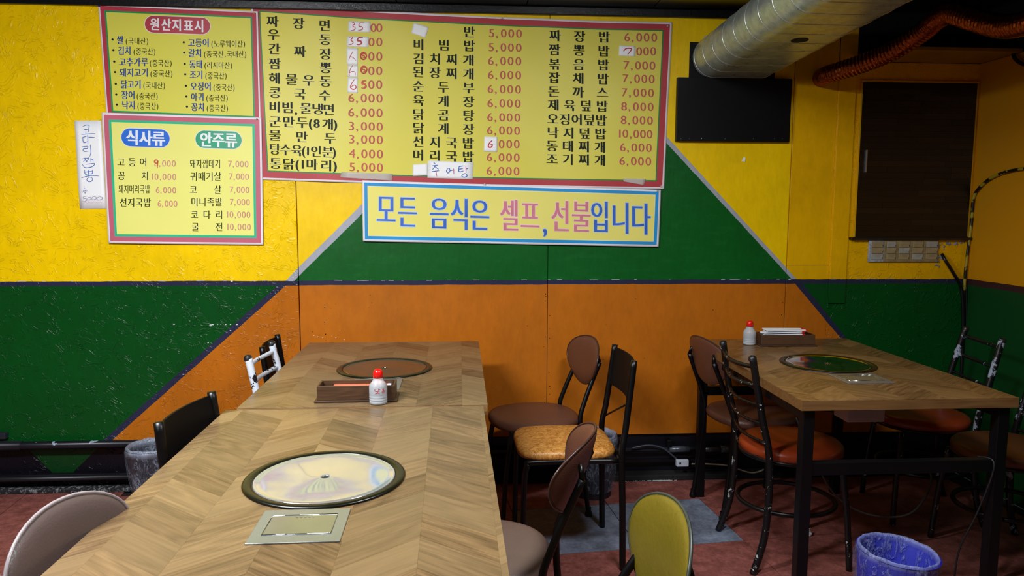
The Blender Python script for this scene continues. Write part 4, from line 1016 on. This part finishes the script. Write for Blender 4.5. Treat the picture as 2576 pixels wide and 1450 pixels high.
# ------------------------------------------------------------------ paper stickers with handwriting
def ribbon(mb, pts, wpx, off, amp, n=5):
    P = spline([(x, y, 0) for x, y in pts], n)
    L = []; R = []
    for i, p in enumerate(P):
        a = P[max(i-1, 0)]; b = P[min(i+1, len(P)-1)]; d = (b-a); d = d.normalized() if d.length > 1e-6 else Vector((1, 0, 0)); nn = Vector((-d.y, d.x, 0))
        ww = wpx*(.55+.45*math.sin(PI*min(1, (i+1)/(len(P))*1.0)))
        for s, l in ((1, L), (-1, R)):
            q = aty(p.x+nn.x*ww/2*s, p.y+nn.y*ww/2*s); q.y = WY-off-disp(q.x, q.z, amp); l.append(q)
    vs = [v for pr_ in zip(L, R) for v in pr_]; mb.add(vs, [(2*i, 2*i+1, 2*i+3, 2*i+2) for i in range(len(P)-1)])
def paper(name, corners, off, amp, label, cat, strokes=(), group=None, m=None, thick=.0006):
    nx, ny = 6, 6; vs = []; TL, TR, BR, BL = [Vector(c) for c in corners]
    for d in (0, thick):
        for j in range(ny+1):
            for i in range(nx+1):
                u, v = i/nx, j/ny; p = TL*(1-u)*(1-v)+TR*u*(1-v)+BR*u*v+BL*(1-u)*v; q = aty(p.x, p.y); q.y = WY-off-disp(q.x, q.z, amp)+d; vs.append(q)
    fs = []; K = (nx+1)*(ny+1)
    for j in range(ny):
        for i in range(nx):
            a = j*(nx+1)+i; fs.append((a, a+nx+1, a+nx+2, a+1)); fs.append((a+K, a+K+1, a+K+nx+2, a+K+nx+1))
    rim = list(range(nx+1)) + [j*(nx+1)+nx for j in range(1, ny+1)] + [ny*(nx+1)+i for i in range(nx-1, -1, -1)] + [j*(nx+1) for j in range(ny-1, 0, -1)]
    for a, b in zip(rim, rim[1:]+rim[:1]): fs.append((a, b, b+K, a+K))
    o = MB().add(vs, fs).build(name, m or mat('sticker_white', 'fafbff', .5, var=.02), None, True); tag(o, label, cat, group)
    for pm, wpx, sts in strokes:
        mb = MB()
        for st in sts: ribbon(mb, st, wpx, off+.0008, amp)
        mb.build('handwriting', pm, o)
    return o
M_hr = mat('red_pen', 'c4141c', .5, var=.05); M_hb = mat('blue_pen', '2a62b8', .5, var=.15, vs=40); M_hp = mat('pink_pen', 'c85a8c', .5)
def S(conv, *strokes): return [[conv(x, y) for x, y in st] for st in strokes]
three = lambda x, y, s=1: [(x, y), (x+16*s, y-6*s), (x+26*s, y+2*s), (x+12*s, y+20*s), (x+30*s, y+34*s), (x+18*s, y+52*s), (x-4*s, y+54*s)]
GS = 'white price stickers on the menu banner'
OFM = .0078
paper('price_sticker', [c3(716, 163), c3(882, 167), c3(880, 247), c3(714, 243)], OFM, 1.2, 'white sticker reading 35 in red, topmost on the menu banner', 'sticker',
      [(M_hr, 2.1, S(c3, three(737, 180), [(835, 176), (800, 178), (796, 200), (818, 206), (822, 224), (800, 232), (788, 230)]))], GS)
paper('price_sticker', [c3(706, 277), c3(870, 282), c3(866, 360), c3(704, 355)], OFM, 1.2, 'white sticker with 35 in red, second from the top', 'sticker',
      [(M_hr, 2.1, S(c3, three(722, 288))), (M_hr, 3.6, S(c3, [(826, 288), (792, 290), (786, 312), (808, 314), (814, 332), (796, 342), (778, 340)]))], GS)
six = lambda x, y, s=1: [(x+30*s, y), (x+8*s, y+34*s), (x, y+62*s), (x+22*s, y+78*s), (x+44*s, y+62*s), (x+30*s, y+44*s), (x+6*s, y+56*s)]
paper('price_sticker', [c3(702, 364), c3(788, 368), c3(786, 497), c3(705, 495)], OFM, 1.2, 'white sticker with a cut-off red 6, third from the top', 'sticker', [(M_hr, 1.6, S(c3, [(752, 392), (732, 425), (718, 462)], [(735, 432), (756, 444), (772, 464)]))], GS)
paper('price_sticker', [c3(712, 498), c3(788, 500), c3(786, 590), c3(710, 586)], OFM, 1.2, 'white sticker with a thin red 6, fourth from the top', 'sticker', [(M_hr, 1.6, S(c3, [(748, 500), (730, 530), (722, 568), (728, 576)], [(726, 556), (745, 545), (766, 552), (768, 576)]))], GS)
paper('price_sticker', [c3(712, 590), c3(788, 594), c3(785, 710), c3(708, 706)], OFM, 1.2, 'white sticker with a full bold red 6, lowest in the first column', 'sticker', [(M_hr, 2.6, S(c3, six(732, 606, .98)))], GS)
paper('price_sticker', [c4(510, 757), c4(587, 760), c4(586, 848), c4(508, 846)], OFM, 1.2, 'white sticker with red 6 in the middle price column', 'sticker', [(M_hr, 3.2, S(c4, [(556, 780), (538, 800), (535, 818), (550, 820), (558, 806), (545, 802)]))], GS)
paper('price_sticker', [c4(1304, 221), c4(1398, 227), c4(1396, 287), c4(1300, 282)], OFM, 1.2, 'white sticker with red 7 in the right price column', 'sticker', [(M_hr, 3.2, S(c4, [(1328, 256), (1345, 240), (1370, 240), (1374, 248), (1352, 276)]))], GS)
paper('blank_label', [c4(97, 90), c4(184, 116), c4(166, 178), c4(81, 150)], OFM, 1.2, 'tilted blank white paper square at the top of the middle column', 'label')
paper('blank_label', [c4(91, 922), c4(178, 917), c4(176, 986), c4(90, 990)], OFM, 1.2, 'blank pale paper strip left of the handwritten dish label', 'label')
paper('dish_label', [c4(180, 898), c4(446, 910), c4(442, 1009), c4(176, 1001)], OFM+.0012, 1.2, 'white paper label with a dish name handwritten in blue and pink', 'label',
      [(M_hp, 2.0, S(c4, [(226, 962), (232, 992)], [(330, 946), (332, 980)], [(402, 932), (404, 972)])),
       (M_hb, 2.2, S(c4, [(212, 912), (222, 916)], [(205, 930), (238, 926)], [(224, 928), (206, 952)], [(222, 936), (242, 950)], [(202, 964), (246, 958)],
                     [(296, 945), (288, 960), (296, 972), (308, 962), (306, 946), (296, 945)], [(310, 958), (326, 955)],
                     [(360, 935), (388, 930)], [(362, 950), (385, 946)], [(362, 936), (362, 964), (388, 960)], [(404, 948), (416, 946)],
                     [(388, 978), (378, 990), (394, 997), (410, 988), (400, 976), (388, 978)]))])
# circled 5s drawn over the prices
for cx, cy, r in ((830, 428, 22), (833, 533, 22)):
    mb = MB(); q = []
    for k in range(19): t_ = 2*PI*k/12; q.append(c3(cx+(r-2*(k > 12))*math.cos(t_), cy+(r+5)*math.sin(t_)))
    ribbon(mb, q, 3.6, OFM, 1.2, 3); ribbon(mb, S(c3, [(cx+10, cy-16), (cx-8, cy-15), (cx-9, cy-2), (cx+6, cy-2), (cx+8, cy+12), (cx-8, cy+16)])[0], 2.2, OFM, 1.2); mb.build('handwriting', mat('red_marker_bold', 'c81e12', .5), b_main)
mb = MB(); ribbon(mb, S(c3, [(852, 615), (822, 618), (820, 640), (842, 640), (848, 656), (830, 668)])[0], 3.2, OFM, 1.2); mb.build('handwriting', mat('orange_marker', 'd24a18', .5), b_main)
mb = MB(); ribbon(mb, S(c2, [(888, 500), (862, 495), (852, 518), (876, 528), (888, 505), (884, 545), (882, 578)])[0], 2.6, .0152, .6); mb.build('handwriting', mat('orange_marker', 'd24a18', .5), b_food)
# tall white paper at the left
def c5(x, y): return (180+x*.17241, 290+y*.17241)
paper('handwritten_notice', [(188, 304), (255, 304), (268, 525), (202, 526)], .003, .4, 'tall white paper strip with a dish name handwritten downwards in blue', 'notice',
      [(M_hb, 1.7, S(c5, [(172, 165), (215, 145), (262, 150), (258, 195), (250, 245)], [(188, 212), (250, 205)], [(215, 235), (216, 262)], [(152, 280), (350, 268)],
                     [(168, 325), (225, 310)], [(170, 325), (182, 400), (240, 385)], [(240, 290), (246, 430)], [(252, 322), (345, 325)],
                     [(155, 462), (240, 455), (235, 485), (180, 490), (185, 530), (260, 525)], [(280, 432), (290, 540), (272, 605)],
                     [(165, 638), (215, 630), (180, 682)], [(200, 652), (235, 680)], [(215, 632), (262, 626), (222, 680)], [(288, 625), (290, 680)], [(290, 655), (320, 650), (322, 672)],
                     [(162, 712), (205, 765), (300, 755), (345, 705), (210, 720)],
                     [(198, 800), (208, 862), (252, 855)], [(252, 800), (262, 900)], [(205, 830), (308, 820)], [(308, 795), (312, 850), (262, 856)], [(152, 915), (280, 882), (410, 888)],
                     [(262, 905), (230, 935), (255, 970), (300, 962), (315, 925), (275, 905)])),
       (mat('violet_pen', '5a5a9a', .5), 1.0, S(c5, [(190, 1028), (192, 1100)], [(165, 1072), (160, 1125), (190, 1110), (205, 1142), (215, 1080), (190, 1070)], [(172, 1100), (240, 1108)],
                     [(225, 1182), (185, 1190), (180, 1215), (215, 1215), (230, 1238), (195, 1262), (165, 1255)], [(265, 1195), (240, 1215), (255, 1240), (290, 1225), (285, 1200), (265, 1195)],
                     [(325, 1190), (302, 1210), (318, 1236), (365, 1222), (362, 1195), (325, 1190)], [(405, 1190), (378, 1215), (395, 1240), (445, 1228), (455, 1200), (405, 1190)])),
       (mat('pale_pink_pen', 'e0b4cc', .5), .9, S(c5, [(155, 1268), (180, 1285), (210, 1265), (240, 1285), (270, 1268), (300, 1282), (340, 1262), (375, 1278), (410, 1262), (440, 1272), (460, 1262)]))])
# translucent tapes
t = NT('clear_tape'); t.base(lin('e8e2da')); t.b.inputs['Alpha'].default_value = .5; t.b.inputs['Roughness'].default_value = .2; M_tape = t.m
TG = 'pieces of clear tape'
paper('clear_tape', [(860, 433), (988, 437), (986, 455), (857, 447)], OFM+.001, 1.2, 'clear tape strip on the bottom edge of the menu banner, by the slogan banner corner', 'tape', (), TG, M_tape)
paper('clear_tape', [(1566, 449), (1624, 450), (1618, 466), (1568, 457)], OFM+.001, 1.2, 'clear tape on the lower right corner of the menu banner', 'tape', (), TG, M_tape)
# push pins
def pin(px, py, off, c, label):
    q = aty(px, py); mb = MB(); mb.lathe([(.0001, .005), (.0032, .0045), (.0042, .002), (.0042, .0)], 14, fn=lambda p, i, a: Vector((q.x+p.x, WY-off-.0015-p.z, q.z+p.y)))
    tag(mb.build('push_pin', mat('pin_'+c, c, .3, .3), None, True), label, 'pin', 'push pins in the signs')
pin(252, 17, .011, '2a30a0', 'blue pin in the top left corner of the origin sign')
pin(641, 34, .011, 'd8c06a', 'brass pin in the top right corner of the origin sign')
pin(649, 301, .0142, 'b8a8b0', 'steel pin in the top right corner of the price sign')
pin(1262, 47, .0075, 'e8e4e8', 'white pin in the middle of the menu banner top edge')
pin(1678, 67, .0075, 'c8b8bc', 'pin in the top right corner of the menu banner')
pin(1662, 469, .0085, 'c8b8bc', 'pin in the bottom right corner of the menu banner')
pin(1219, 464, .0145, 'd4d8e0', 'pin in the middle of the slogan banner top edge')
pin(1652, 480, .0145, 'b0b4c0', 'pin in the top right corner of the slogan banner')
